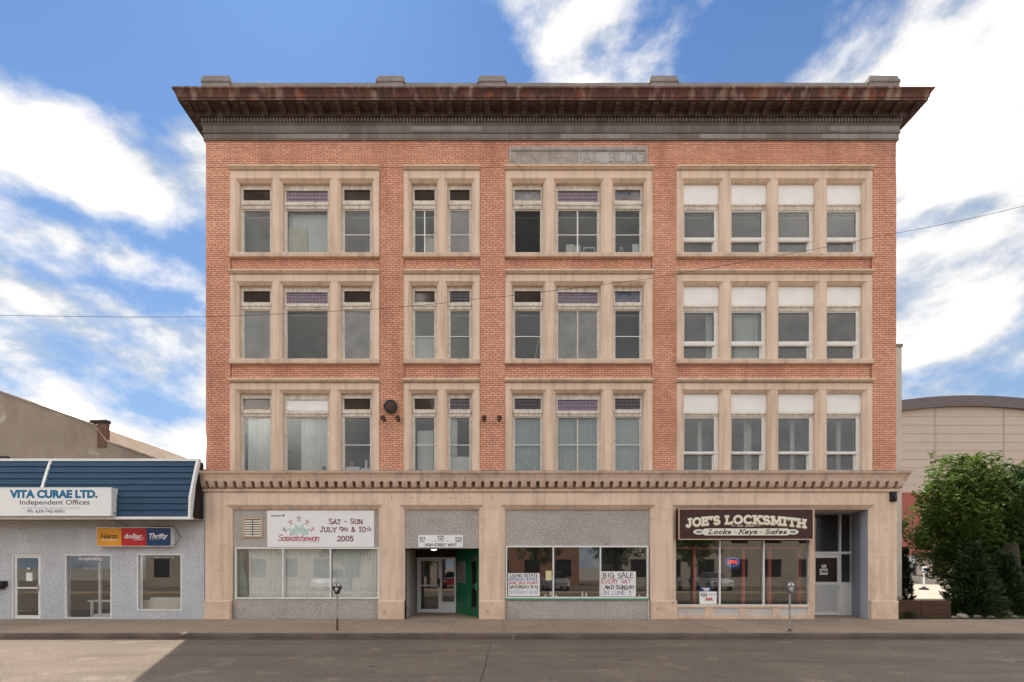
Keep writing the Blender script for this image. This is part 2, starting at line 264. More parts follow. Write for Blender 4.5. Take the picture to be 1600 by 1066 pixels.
# ------------------------------------------------------------------ mesh builder
ORG = {}
class MB:
    def __init__(self): self.v = []; self.f = []; self.k = 0
    def quad(self, *p):
        n = len(self.v); self.v += [tuple(q) for q in p]; self.f.append(tuple(range(n, n + len(p)))); return self
    def box(self, x0, x1, y0, y1, z0, z1, skip=''):
        n = len(self.v)
        self.v += [(x0, y0, z0), (x1, y0, z0), (x1, y1, z0), (x0, y1, z0), (x0, y0, z1), (x1, y0, z1), (x1, y1, z1), (x0, y1, z1)]
        for key, q in (('b', (0, 3, 2, 1)), ('t', (4, 5, 6, 7)), ('f', (0, 1, 5, 4)), ('r', (1, 2, 6, 5)), ('k', (2, 3, 7, 6)), ('l', (3, 0, 4, 7))):
            if key not in skip: self.f.append(tuple(n + i for i in q))
        return self
    def bbox(self, x0, x1, y0, y1, z0, z1, b=.01):
        """box with its front edges chamfered (front = -y)"""
        n = len(self.v)
        self.v += [(x0, y1, z0), (x1, y1, z0), (x1, y1, z1), (x0, y1, z1), (x0, y0 + b, z0), (x1, y0 + b, z0), (x1, y0 + b, z1), (x0, y0 + b, z1),
                   (x0 + b, y0, z0 + b), (x1 - b, y0, z0 + b), (x1 - b, y0, z1 - b), (x0 + b, y0, z1 - b)]
        for q in ((8, 9, 10, 11), (0, 3, 2, 1)): self.f.append(tuple(n + i for i in q))
        for a, b_ in ((4, 8), (0, 4)):
            for i in range(4):
                j = (i + 1) % 4; self.f.append((n + a + i, n + a + j, n + b_ + j, n + b_ + i))
        return self
    def prism(self, poly, a, b, axis='x'):
        """poly = list of 2-D points extruded from a to b along axis; 2-D = the two other axes in order"""
        def pt(p, t): return {'x': (t, p[0], p[1]), 'y': (p[0], t, p[1]), 'z': (p[0], p[1], t)}[axis]
        n = len(self.v); m = len(poly)
        self.v += [pt(p, a) for p in poly] + [pt(p, b) for p in poly]
        self.f.append(tuple(n + i for i in range(m))); self.f.append(tuple(n + m + i for i in reversed(range(m))))
        for i in range(m):
            j = (i + 1) % m; self.f.append((n + i, n + m + i, n + m + j, n + j))
        return self
    def tube(self, pts, rad, n=8, cap=True):
        if not isinstance(rad, (list, tuple)): rad = [rad] * len(pts)
        pts = [Vector(p) for p in pts]; base = len(self.v); m = len(pts)
        for i, p in enumerate(pts):
            t = (pts[min(i + 1, m - 1)] - pts[max(i - 1, 0)]).normalized()
            u = t.cross(Vector((0, 0, 1)) if abs(t.z) < .9 else Vector((1, 0, 0))).normalized(); w = t.cross(u)
            for k in range(n):
                a = 2 * math.pi * k / n; q = p + (u * math.cos(a) + w * math.sin(a)) * rad[i]; self.v.append(tuple(q))
        for i in range(m - 1):
            for k in range(n):
                k2 = (k + 1) % n; self.f.append((base + i * n + k, base + i * n + k2, base + (i + 1) * n + k2, base + (i + 1) * n + k))
        if cap:
            self.f.append(tuple(base + k for k in reversed(range(n)))); self.f.append(tuple(base + (m - 1) * n + k for k in range(n)))
        return self
    def lathe(self, prof, c=(0, 0, 0), axis='z', n=16):
        base = len(self.v)
        for (r, h) in prof:
            for k in range(n):
                a = 2 * math.pi * k / n; x, y = r * math.cos(a), r * math.sin(a)
                self.v.append((c[0] + x, c[1] + y, c[2] + h) if axis == 'z' else (c[0] + x, c[1] + h, c[2] + y))
        for i in range(len(prof) - 1):
            for k in range(n):
                k2 = (k + 1) % n; q = (base + i * n + k, base + i * n + k2, base + (i + 1) * n + k2, base + (i + 1) * n + k)
                self.f.append(q if axis == 'z' else q[::-1])
        self.f.append(tuple(base + k for k in reversed(range(n)))); self.f.append(tuple(base + (len(prof) - 1) * n + k for k in range(n)))
        return self
    def sweep3(self, prof, xl, xr, yb):
        """profile (p, z) carried round left return, front and right return of a block front at y=0"""
        base = len(self.v)
        for (p, z) in prof:
            self.v += [(xl - p, yb, z), (xl - p, -p, z), (xr + p, -p, z), (xr + p, yb, z)]
        for i in range(len(prof) - 1):
            for k in range(3):
                a = base + i * 4 + k; self.f.append((a, a + 1, a + 5, a + 4))
        return self
    def plate(self, x0, x1, z0, z1, y, holes, yb=None):
        """a flat face at y with rectangular holes; with yb the faces of the hole rims and outer rim back to yb"""
        xs = sorted({x0, x1, *[h[0] for h in holes], *[h[1] for h in holes]}); zs = sorted({z0, z1, *[h[2] for h in holes], *[h[3] for h in holes]})
        xs = [x for x in xs if x0 <= x <= x1]; zs = [z for z in zs if z0 <= z <= z1]
        def solid(i, j):
            if i < 0 or j < 0 or i >= len(xs) - 1 or j >= len(zs) - 1: return False
            cx, cz = (xs[i] + xs[i + 1]) / 2, (zs[j] + zs[j + 1]) / 2
            return not any(h[0] < cx < h[1] and h[2] < cz < h[3] for h in holes)
        for i in range(len(xs) - 1):
            for j in range(len(zs) - 1):
                if not solid(i, j): continue
                a, b, c, d = xs[i], xs[i + 1], zs[j], zs[j + 1]
                self.quad((a, y, c), (b, y, c), (b, y, d), (a, y, d))
                if yb is not None:
                    if not solid(i - 1, j): self.quad((a, yb, c), (a, y, c), (a, y, d), (a, yb, d))
                    if not solid(i + 1, j): self.quad((b, y, c), (b, yb, c), (b, yb, d), (b, y, d))
                    if not solid(i, j - 1): self.quad((a, yb, c), (b, yb, c), (b, y, c), (a, y, c))
                    if not solid(i, j + 1): self.quad((a, y, d), (b, y, d), (b, yb, d), (a, yb, d))
        return self
    def ring(self, o, yo, i, yi, sides='lrtb'):
        """sloping band between rectangle o at yo and rectangle i at yi"""
        O = [(o[0], yo, o[2]), (o[1], yo, o[2]), (o[1], yo, o[3]), (o[0], yo, o[3])]; I = [(i[0], yi, i[2]), (i[1], yi, i[2]), (i[1], yi, i[3]), (i[0], yi, i[3])]
        for k, s in enumerate('brtl'):
            if s in sides: j = (k + 1) % 4; self.quad(O[k], O[j], I[j], I[k])
        return self
    def frame(self, x0, x1, z0, z1, y0, y1, l, r=None, t=None, b=None):
        """four bars butted into a frame"""
        r = l if r is None else r; t = l if t is None else t; b = l if b is None else b
        self.box(x0, x0 + l, y0, y1, z0, z1); self.box(x1 - r, x1, y0, y1, z0, z1)
        if t: self.box(x0 + l, x1 - r, y0, y1, z1 - t, z1)
        if b: self.box(x0 + l, x1 - r, y0, y1, z0, z0 + b)
        return self
    def wave(self, x0, x1, z0, z1, y, n, amp, thick=.004, rng=None, hem=0.):
        rng = rng or random; st = n * 6; base = len(self.v); ph = rng.random() * 6
        for i in range(st + 1):
            t = i / st; x = x0 + (x1 - x0) * t; dy = amp * math.sin(t * n * 2 * math.pi + ph) * (.7 + .3 * math.sin(t * 9 + ph)); hz = hem * math.sin(t * 7 + ph)
            self.v += [(x, y + dy, z0 + hz), (x, y + dy * .6, z1), (x, y + dy * .6 + thick, z1), (x, y + dy + thick, z0 + hz)]
        for i in range(st):
            a = base + i * 4
            for k in range(4): self.f.append((a + k, a + 4 + k, a + 4 + (k + 1) % 4, a + (k + 1) % 4))
        return self
    def mesh(self, name, org=(0, 0, 0), smooth=False):
        me = bpy.data.meshes.new(name)
        me.from_pydata([(x - org[0], y - org[1], z - org[2]) for x, y, z in self.v], [], self.f)
        if smooth: me.polygons.foreach_set('use_smooth', [True] * len(me.polygons))
        me.update(); return me
    def build(self, name, m, parent=None, org=None, smooth=False, kind=None, label=None, cat=None, group=None):
        if parent is not None: org = ORG[parent]
        elif org is None:
            xs, ys, zs = zip(*self.v); org = ((min(xs) + max(xs)) / 2, (min(ys) + max(ys)) / 2, min(zs))
        me = self.mesh(name, org, smooth); me.materials.append(MATS[m])
        o = bpy.data.objects.new(name, me); COL.objects.link(o)
        if parent is None: o.location = org
        else: o.parent = parent
        ORG[o] = org
        if kind: o['kind'] = kind
        if label: o['label'] = label
        if cat: o['category'] = cat
        if group: o['group'] = group
        return o
def thing(name, loc, label, cat, group=None):
    o = bpy.data.objects.new(name, None); COL.objects.link(o); o.location = loc; ORG[o] = tuple(loc); o.empty_display_size = .2
    o['label'] = label; o['category'] = cat
    if group: o['group'] = group
    return o
def place(name, me, loc, parent):
    o = bpy.data.objects.new(name, me); COL.objects.link(o); g = ORG[parent]; o.parent = parent; o.location = (loc[0] - g[0], loc[1] - g[1], loc[2] - g[2]); ORG[o] = tuple(loc); return o
def B(*a, **k): return MB().box(*a, **k)

# ------------------------------------------------------------------ lettering
def arc(cx, cy, rx, ry, a0, a1, n=9): return [(cx + rx * math.cos(R(a0 + (a1 - a0) * i / n)), cy + ry * math.sin(R(a0 + (a1 - a0) * i / n))) for i in range(n + 1)]
G = {
 'A': (.8, [[(0, 0), (.4, 1)], [(.4, 1), (.8, 0)], [(.16, .34), (.64, .34)]]),
 'B': (.66, [[(.08, 0), (.08, 1)], [(.08, 1), (.36, 1)] + arc(.36, .76, .24, .24, 90, -90) + [(.08, .52)], [(.36, .52)] + arc(.38, .26, .27, .26, 90, -90) + [(.08, 0)]]),
 'C': (.76, [arc(.42, .5, .40, .5, 48, 312, 14)]),
 'D': (.76, [[(.08, 0), (.08, 1)], [(.08, 1), (.3, 1)] + arc(.3, .5, .42, .5, 90, -90, 12) + [(.08, 0)]]),
 'E': (.64, [[(.08, 0), (.08, 1)], [(.08, 1), (.6, 1)], [(.08, .52), (.48, .52)], [(.08, 0), (.62, 0)]]),
 'F': (.6, [[(.08, 0), (.08, 1)], [(.08, 1), (.6, 1)], [(.08, .52), (.46, .52)]]),
 'G': (.8, [arc(.42, .5, .40, .5, 48, 360, 16) + [(.5, .5)], [(.82, .5), (.82, .05)]]),
 'H': (.8, [[(.08, 0), (.08, 1)], [(.72, 0), (.72, 1)], [(.08, .52), (.72, .52)]]),
 'I': (.3, [[(.15, 0), (.15, 1)]]),
 'J': (.52, [[(.38, 1), (.38, .24)] + arc(.2, .24, .18, .26, 0, -170, 8)]),
 'K': (.76, [[(.08, 0), (.08, 1)], [(.7, 1), (.08, .4)], [(.28, .58), (.74, 0)]]),
 'L': (.6, [[(.08, 0), (.08, 1)], [(.08, 0), (.6, 0)]]),
 'M': (.96, [[(.08, 0), (.08, 1)], [(.08, 1), (.48, .2)], [(.48, .2), (.88, 1)], [(.88, 1), (.88, 0)]]),
 'N': (.8, [[(.08, 0), (.08, 1)], [(.08, 1), (.72, 0)], [(.72, 0), (.72, 1)]]),
 'O': (.84, [arc(.42, .5, .40, .5, 0, 360, 18)]),
 'P': (.62, [[(.08, 0), (.08, 1)], [(.08, 1), (.36, 1)] + arc(.36, .73, .25, .27, 90, -90) + [(.08, .46)]]),
 'R': (.72, [[(.08, 0), (.08, 1)], [(.08, 1), (.36, 1)] + arc(.36, .75, .25, .25, 90, -90) + [(.08, .5)], [(.34, .5), (.7, 0)]]),
 'S': (.64, [arc(.32, .75, .27, .25, 35, 270, 9)[:-1] + arc(.32, .25, .29, .25, 90, -150, 10)]),
 'T': (.72, [[(.36, 0), (.36, 1)], [(0, 1), (.72, 1)]]),
 'U': (.78, [[(.08, 1), (.08, .32)] + arc(.39, .32, .31, .32, 180, 360, 10) + [(.7, 1)]]),
 'V': (.78, [[(0, 1), (.39, 0)], [(.39, 0), (.78, 1)]]),
 'W': (1.1, [[(0, 1), (.28, 0)], [(.28, 0), (.55, .9)], [(.55, .9), (.82, 0)], [(.82, 0), (1.1, 1)]]),
 'Y': (.76, [[(0, 1), (.38, .48)], [(.76, 1), (.38, .48)], [(.38, .48), (.38, 0)]]),
 '0': (.62, [arc(.31, .5, .28, .5, 0, 360, 16)]), '1': (.4, [[(.04, .8), (.22, 1)], [(.22, 1), (.22, 0)]]),
 '2': (.6, [arc(.3, .73, .26, .27, 170, -40, 9) + [(.04, 0)], [(.04, 0), (.6, 0)]]),
 '3': (.6, [arc(.28, .76, .25, .24, 150, -90, 9), arc(.28, .26, .28, .26, 90, -150, 9)]),
 '5': (.6, [[(.52, 1), (.12, 1)], [(.12, 1), (.08, .55)], [(.08, .55)] + arc(.28, .32, .28, .32, 110, -150, 10)]),
 '6': (.6, [[(.5, .98)] + arc(.34, .4, .3, .56, 110, 180, 5) + arc(.31, .28, .27, .28, 180, 540, 12)]),
 '7': (.58, [[(.02, 1), (.56, 1)], [(.56, 1), (.2, 0)]]),
 '8': (.6, [arc(.3, .75, .23, .25, 0, 360, 12), arc(.3, .26, .28, .26, 0, 360, 12)]),
 '9': (.6, [arc(.3, .72, .27, .28, 0, 360, 12), [(.57, .72)] + arc(.26, .6, .31, .6, 0, -75, 6)]),
 '-': (.4, [[(.04, .45), (.36, .45)]]), "'": (.2, [[(.1, 1), (.08, .74)]]), '.': (.2, [[(.08, .0), (.14, .06)]]), '!': (.2, [[(.1, 1), (.1, .3)], [(.1, .06), (.1, 0)]]), ' ': (.42, []),
 '&': (.8, [[(.78, 0), (.2, .72)] + arc(.34, .8, .17, .2, 200, 0, 6)[::1] + [(.12, .3)] + arc(.3, .2, .24, .2, 150, 300, 6) + [(.72, .45)]]),
 'a': (.56, [arc(.26, .3, .24, .3, 0, 360, 12), [(.5, .6), (.5, 0)]]), 'c': (.5, [arc(.27, .3, .25, .3, 45, 315, 10)]), 'd': (.56, [arc(.26, .3, .24, .3, 0, 360, 12), [(.5, 1), (.5, 0)]]),
 'b': (.56, [arc(.3, .3, .24, .3, 0, 360, 12), [(.06, 1), (.06, 0)]]),
 'e': (.54, [[(.03, .32), (.5, .32)] + arc(.27, .3, .25, .3, 8, 315, 12)]), 'f': (.36, [arc(.3, .82, .16, .18, 60, 180, 5) + [(.14, 0)], [(0, .58), (.32, .58)]]),
 'g': (.56, [arc(.26, .3, .24, .3, 0, 360, 12), [(.5, .6), (.5, -.1)] + arc(.26, -.1, .24, .2, 0, -150, 6)]),
 'h': (.56, [[(.06, 1), (.06, 0)], [(.06, .35)] + arc(.28, .36, .21, .24, 160, 0, 7) + [(.49, 0)]]), 'i': (.2, [[(.1, .6), (.1, 0)], [(.1, .82), (.1, .88)]]),
 'k': (.52, [[(.06, 1), (.06, 0)], [(.48, .6), (.06, .22)], [(.2, .34), (.5, 0)]]), 'l': (.2, [[(.1, 1), (.1, 0)]]), 'n': (.56, [[(.06, .6), (.06, 0)], [(.06, .35)] + arc(.28, .36, .21, .24, 160, 0, 7) + [(.49, 0)]]),
 'o': (.56, [arc(.28, .3, .25, .3, 0, 360, 12)]), 'p': (.56, [arc(.3, .3, .24, .3, 0, 360, 12), [(.06, .6), (.06, -.3)]]), 'r': (.38, [[(.06, .6), (.06, 0)], [(.06, .35)] + arc(.26, .36, .19, .24, 160, 50, 5)]),
 's': (.46, [arc(.23, .45, .19, .15, 35, 270, 7)[:-1] + arc(.23, .15, .2, .15, 90, -150, 8)]), 't': (.36, [[(.14, .85), (.14, .14)] + arc(.26, .14, .12, .14, 180, 290, 4), [(0, .58), (.32, .58)]]),
 'u': (.56, [[(.06, .6), (.06, .22)] + arc(.28, .22, .22, .22, 180, 360, 8) + [(.5, .6)], [(.5, .3), (.5, 0)]]), 'w': (.74, [[(0, .6), (.18, 0)], [(.18, 0), (.37, .55)], [(.37, .55), (.56, 0)], [(.56, 0), (.74, .6)]]),
 'y': (.5, [[(0, .6), (.25, .02)], [(.5, .6), (.12, -.3)]]), 'm': (.84, [[(.06, .6), (.06, 0)], [(.06, .35)] + arc(.25, .36, .18, .24, 160, 0, 6) + [(.43, 0)], [(.43, .35)] + arc(.61, .36, .18, .24, 160, 0, 6) + [(.79, 0)]]),
}
def strokes(mb, text, x0, x1, z0, h, y, w, serif=0., shear=0., gap=.16, arch=None, jit=0., t=.003, caps=None, only=None):
    """letters in the x-z plane at depth y facing -y, fitted between x0 and x1, raised t; arch(u)->dz, caps = height of following letters"""
    rng = random.Random(len(text) * 31 + int(h * 1e4)); pen = 0.; segs = []
    for i, ch in enumerate(text):
        k = 1.; c = ch
        if caps and ch.islower() : k = caps; c = ch.upper()
        wd, st = G[c]; jx, jz = rng.uniform(-jit, jit), rng.uniform(-jit, jit); js = 1 + rng.uniform(-jit, jit)
        for pl in (st if only is None or only[0] <= i < only[1] else []):
            pts = [(pen + (p[0] * k + shear * p[1] * k) * js + jx, p[1] * k * js + jz) for p in pl]
            for a, b in zip(pts[:-1], pts[1:]): segs.append((a, b))
            if serif and len(pl) >= 2:
                for e, o in ((0, 1), (-1, -2)):
                    ex, ez = pl[e]; ox, oz = pl[o]
                    if abs(ez - oz) > abs(ex - ox) * .9 and (abs(ez) < .03 or abs(ez - 1) < .03 or (ch.islower() and abs(ez - .6) < .02)):
                        q = pts[e]; segs.append(((q[0] - serif, q[1]), (q[0] + serif, q[1])))
                    elif abs(ez - oz) <= abs(ex - ox) * .9 and c in 'EFLTZ2' and ex != 0.08:
                        q = pts[e]; s = -1 if ez > .9 else 1
                        segs.append((q, (q[0], q[1] + s * serif * (1.2 if ez < .1 or ez > .9 else .7))))
        pen += wd * k + gap
    pen = max(pen - gap, .01); sx = (x1 - x0) / pen; 
    for (a, b) in segs:
        P = []
        for (u, v) in (a, b):
            xx = x0 + u * sx; zz = z0 + v * h
            if arch: zz += arch((xx - x0) / (x1 - x0))
            P.append((xx, zz))
        dx, dz = P[1][0] - P[0][0], P[1][1] - P[0][1]; ln = math.hypot(dx, dz)
        if ln < 1e-6: continue
        ux, uz = dx / ln, dz / ln; e = w * .42; nx, nz = -uz * w / 2, ux * w / 2
        A0 = (P[0][0] - ux * e, P[0][1] - uz * e); A1 = (P[1][0] + ux * e, P[1][1] + uz * e)
        mb.k = (mb.k + 1) % 23; yy = y - t - mb.k * .00006
        q = [(A0[0] + nx, A0[1] + nz), (A1[0] + nx, A1[1] + nz), (A1[0] - nx, A1[1] - nz), (A0[0] - nx, A0[1] - nz)]
        mb.quad(*[(x, yy, z) for x, z in reversed(q)])
        for i in range(4):
            j = (i + 1) % 4; mb.quad((q[i][0], yy, q[i][1]), (q[j][0], yy, q[j][1]), (q[j][0], y + .001, q[j][1]), (q[i][0], y + .001, q[i][1]))
    return mb
def sans(mb, text, x0, x1, z0, h, y, bold=0., shear=0., t=.003):
    cu = bpy.data.curves.new('t', 'FONT'); cu.body = text; cu.size = 1; cu.offset = bold; cu.shear = shear; cu.resolution_u = 3
    o = bpy.data.objects.new('t', cu); COL.objects.link(o); dg = bpy.context.evaluated_depsgraph_get()
    me = bpy.data.meshes.new_from_object(o.evaluated_get(dg)); vs = [v.co.copy() for v in me.vertices]; n = len(mb.v)
    a, b = min(v.x for v in vs), max(v.x for v in vs); top = .7
    mb.v += [(x0 + (v.x - a) / (b - a) * (x1 - x0), y - t, z0 + v.y / top * h) for v in vs]
    mb.f += [tuple(n + i for i in p.vertices) for p in me.polygons]
    bpy.data.objects.remove(o); bpy.data.curves.remove(cu); bpy.data.meshes.remove(me); return mb
def ellipse(mb, cx, cz, rx, rz, y0, y1, n=24): return mb.prism([(cx + rx * math.cos(2 * math.pi * i / n), cz - rz * math.sin(2 * math.pi * i / n)) for i in range(n)], y0, y1, 'y')

# ================================================================== THE SETTING
KY = -3.735
B(-2200, 2200, -2200, 2200, -.6, -.17).build('ground', 'ground', kind='structure')
MB().quad((-90, -17.6, -.15), (90, -17.6, -.15), (90, KY + .05, -.15), (-90, KY + .05, -.15)).build('road', 'road', kind='structure')
walk = B(-90, 90, KY + .14, .06, -.16, -.012).build('sidewalk', 'kerb', kind='structure')
def slabs():
    rng = random.Random(19); y0, y1 = KY + .145, .055; ym = (y0 + y1) / 2; w = 1.52; n = 44
    for i in range(n):
        for (a, b) in ((y0, ym - .006), (ym + .006, y1)):
            x = -24 + i * w; t = rng.uniform(-.003, .0015); c = rng.uniform(-.002, .002)
            mb = MB(); x1 = x + w - .011
            mb.v = [(x, a, t), (x1, a, t + c), (x1, b, t + c), (x, b, t), (x, a, -.02), (x1, a, -.02), (x1, b, -.02), (x, b, -.02)]; mb.f = [(0, 1, 2, 3), (4, 5, 1, 0), (5, 6, 2, 1), (6, 7, 3, 2), (7, 4, 0, 3)]
            mb.build('slab', 'sidewalk', walk)
slabs()
def kerb():
    mb = MB(); rng = random.Random(3); n = 420; prev = None
    for i in range(n + 1):
        x = -45 + 90 * i / n
        j = lambda s: (rng.random() - .5) * s
        dip = -.03 * math.exp(-((x - 9.9) / .9) ** 2) - .02 * math.exp(-((x - 1.2) / 1.5) ** 2)
        ring = [(x, KY + .006 * math.sin(x * 2.1) + j(.014), -.158), (x, KY + .018 + j(.014), -.05 + j(.012)), (x, KY + .04 + j(.02), -.012 + dip + j(.008)), (x, KY + .07 + j(.012), .002 + dip * .6 + j(.004)), (x, KY + .16, .004), (x, KY + .16, -.158)]
        b = len(mb.v); mb.v += ring
        if prev is not None:
            for k in range(5): mb.f.append((prev + k, b + k, b + k + 1, prev + k + 1))
        prev = b
    mb.build('kerb', 'kerb', kind='structure')
kerb()
def seams():
    rng = random.Random(11); mb = MB()
    def strip(pts, w):
        for a, b in zip(pts[:-1], pts[1:]):
            d = Vector((b[0] - a[0], b[1] - a[1], 0)).normalized(); nx, ny = -d.y * w / 2, d.x * w / 2
            mb.quad((a[0] - nx, a[1] - ny, -.146), (b[0] - nx, b[1] - ny, -.146), (b[0] + nx, b[1] + ny, -.146), (a[0] + nx, a[1] + ny, -.146))
    strip([(-.05 + rng.uniform(-.015, .015) - .012 * i, KY - .75 - i * .35, 0) for i in range(18)], .022)
    mb.build('road_seam', 'tar', kind='structure')
    for (px, py, l) in ((620, 1011, .35), (664, 1020, .28), (606, 1004, .22), (976, 1032, .2), (1018, 1007, .18), (582, 1042, .12)):
        dd = 1.85 * FPX / (py - HPY); x = (px - VPX) * dd / FPX; y = -CAM_D + dd
        pts = [(x + l * math.cos(a) * rng.uniform(.6, 1.1), y + .05 * math.sin(a) * rng.uniform(.5, 1.2), -.1455) for a in [k * math.pi / 5 for k in range(10)]]
        MB().quad(*pts).build('tar_patch', 'tar', kind='structure')
seams()
MB().quad((13.45, .07, .004), (90, .07, .004), (90, 11.5, .004), (13.45, 11.5, .004)).build('garden_soil', 'soil', kind='structure')
MB().quad((13.45, 11.4, .008), (200, 11.4, .008), (200, 60, .008), (13.45, 60, .008)).build('parking_lot', 'lot', kind='structure')
B(-90, 90, -20.4, -17.6, -.165, 0).build('far_sidewalk', 'sidewalk', kind='structure')
MB().quad((-90, -60, -.12), (90, -60, -.12), (90, -20.3, -.12), (-90, -20.3, -.12)).build('far_lot', 'road', kind='structure')

def gutter():
    rng = random.Random(23)
    for k in range(26):
        x = -16 + k * 1.35 + rng.uniform(-.4, .4); l = rng.uniform(.4, 1.0); w = rng.uniform(.05, .2); n = 14
        pts = [(x + l * math.cos(2 * math.pi * i / n) * rng.uniform(.75, 1.1), KY - w * .55 + w * math.sin(2 * math.pi * i / n) * rng.uniform(.5, 1.05), -.1455 + k * .00005) for i in range(n)]
        MB().quad(*pts).build('gutter_grit', 'grit', kind='structure')
    for k, (px, py, l, w) in enumerate(((860, 1040, 1.5, .5), (1330, 1030, 1.2, .35), (520, 1050, .9, .3), (1120, 1056, .7, .2), (1500, 1048, 1.3, .35))):
        dd = 1.85 * FPX / (py - HPY); x = (px - VPX) * dd / FPX; y = -CAM_D + dd; n = 16
        pts = [(x + l * math.cos(2 * math.pi * i / n) * rng.uniform(.8, 1.1), y + w * math.sin(2 * math.pi * i / n) * rng.uniform(.8, 1.1), -.1462) for i in range(n)]
        MB().quad(*pts).build('asphalt_patch', 'patch', kind='structure')
gutter()

# ================================================================== THE BRICK BUILDING
XL, XR = X(321.5), X(1400.5)
ZB = Z(735); ZT = Z(218.6); DEPTH = 26.0
hall = thing('brick_building', ((XL + XR) / 2, 8, 0), 'four storey red brick commercial block with rusty bracketed cornice and tan window surrounds', 'building')
BAYS = [(360, 592.6), (631, 749.6), (789.6, 1019), (1057, 1362)]
OPEN = [[(368, 427), (436, 518), (527, 585)], [(638, 686.6), (694, 742)], [(796, 854), (864, 944), (954.5, 1011)], [(1065, 1130), (1139.7, 1205), (1213.5, 1280), (1289.6, 1354)]]
# rows from the top: hood top, hood bottom, splay top, sill top, sill bottom
ROWS = [(261.5, 266.5, 279.5, 396, 403.5), (423.5, 428.5, 440, 561.5, 569.5), (592.5, 598, 609, 735, 735)]
YS = .05   # spandrel recess
regions = []   # (x0,x1,z0,z1,y)
ed = [321.5] + [v for b in BAYS for v in b] + [1400.5]
for i in range(0, 10, 2): regions.append((X(ed[i]), X(ed[i + 1]), ZB - .06, Z(261.5), 0.))
for (a, b) in BAYS:
    regions.append((X(a), X(b), Z(423.5), Z(403.5), YS)); regions.append((X(a), X(b), Z(592.5), Z(569.5), YS))
NP = (X(795), X(1012), Z(257), Z(229))
regions += [(XL, NP[0], Z(261.5), ZT + .02, 0.), (NP[1], XR, Z(261.5), ZT + .02, 0.), (NP[0], NP[1], NP[3], ZT + .02, 0.), (NP[0], NP[1], Z(261.5), NP[2], 0.)]
mb = MB()
for (a, b, c, d, y) in regions: mb.box(a, b, y + .012, .40, c, d)
wall = mb.build('wall', 'mortar', hall)
def lay_bricks():
    CH, CL, JT = .0703, .2075, .0165; rng = random.Random(5); full = []; rest = []
    z0 = ZB - .2
    for (a, b, c, d, y) in regions:
        r0 = int(math.floor((c - z0) / CH)); r1 = int(math.ceil((d - z0) / CH))
        for r in range(r0, r1):
            za = z0 + r * CH; zb = za + CH - JT; off = (r % 2) * CL / 2 + (CL / 4 if r % 6 == 5 else 0)
            zc, zd = max(za, c), min(zb, d)
            if zd - zc < .012: continue
            i0 = int(math.floor((a - XL - off) / CL)) - 1; i1 = int(math.ceil((b - XL - off) / CL)) + 1
            for i in range(i0, i1):
                xa = XL + off + i * CL; xb = xa + CL - JT; xc, xd = max(xa, a + .002), min(xb, b - .002)
                if xd - xc < .02: continue
                dy = rng.uniform(-.0022, .0022)
                if xc == xa and xd == xb and zc == za and zd == zb and y == 0.: full.append((xc, xd, zc, zd, y + dy))
                else: rest.append((xc, xd, zc, zd, y + dy))
    full.sort(key=lambda q: (q[0] + q[1]) ** 2 / 4 + ((q[2] + q[3]) / 2 - CAM_H) ** 2)
    L, H = CL - JT, CH - JT
    me = MB().box(-L / 2, L / 2, 0, .02, 0, H, skip='k').mesh('brick'); me.materials.append(MATS['brick'])
    for (xa, xb, za, zb, y) in full[:300]: place('brick', me, ((xa + xb) / 2, y, za), wall)
    mb = MB()
    for (xa, xb, za, zb, y) in full[300:] + rest: mb.box(xa, xb, y, y + .02, za, zb, skip='k')
    mb.build('brick_field', 'brick', wall, kind='stuff')
lay_bricks()
# shell behind the front
mb = MB(); mb.box(XL, XL + .35, .40, DEPTH, -.1, 17.5); mb.box(XR - .35, XR, .40, DEPTH, -.1, 17.5); mb.box(XL + .35, XR - .35, DEPTH - .35, DEPTH, -.1, 17.5); mb.build('side_wall', 'side_brick', hall)
B(XL + .3, XR - .3, .3, DEPTH - .3, 17.0, 17.2).build('roof', 'black', hall)
mb = MB(); mb.box(XL + .03, XR - .03, .05, .42, ZT + .02, 17.70); mb.box(XL - .03, XR + .03, -.01, .48, 17.70, 17.83); mb.build('parapet', 'coping', hall)
for (a, b) in ((318, 361), (590, 632), (748, 790), (1015, 1057), (1355, 1402)):
    x0, x1 = X(a, .05), X(b, .05)
    mb = MB(); mb.box(x0, x1, -.06, .5, 17.45, 17.80); c = mb.build('parapet_block', 'coping', hall)
    mb = MB(); mb.bbox(x0 - .03, x1 + .03, -.09, .53, 17.80, 17.93, .02); mb.bbox(x0 + .02, x1 - .02, -.05, .5, 17.93, 18.05, .02); mb.build('block_cap', 'coping', c)

# --- upper cornice
prof_low = [(0, 15.90), (.055, 15.90), (.055, 15.925), (.045, 15.93), (.045, 16.11), (.085, 16.12), (.085, 16.155), (.065, 16.17), (.065, 16.36), (.11, 16.39), (.11, 16.41)]
cor = MB().sweep3(prof_low, XL, XR, DEPTH).build('cornice', 'frieze', hall)
MB().sweep3([(.11, 16.41), (.105, 16.41), (.105, 16.54), (.19, 16.56), (.20, 16.58), (.20, 16.73), (.58, 16.745)], XL, XR, DEPTH).build('soffit', 'rust_dark', cor)
MB().sweep3([(.58, 16.735), (.58, 16.80), (.605, 16.81), (.61, 16.86), (.625, 16.91), (.655, 16.96), (.675, 16.985), (.68, 17.0), (.70, 17.005), (.70, 17.06), (.69, 17.075), (-.04, 17.2)], XL, XR, DEPTH).build('crown_moulding', 'rust', cor)
mb = MB(); n = int((XR - XL + .2) / .107)
for i in range(n):
    x = XL - .09 + (XR - XL + .18) * (i + .5) / n; mb.bbox(x - .033, x + .033, -.165, -.10, 16.425, 16.545, .018)
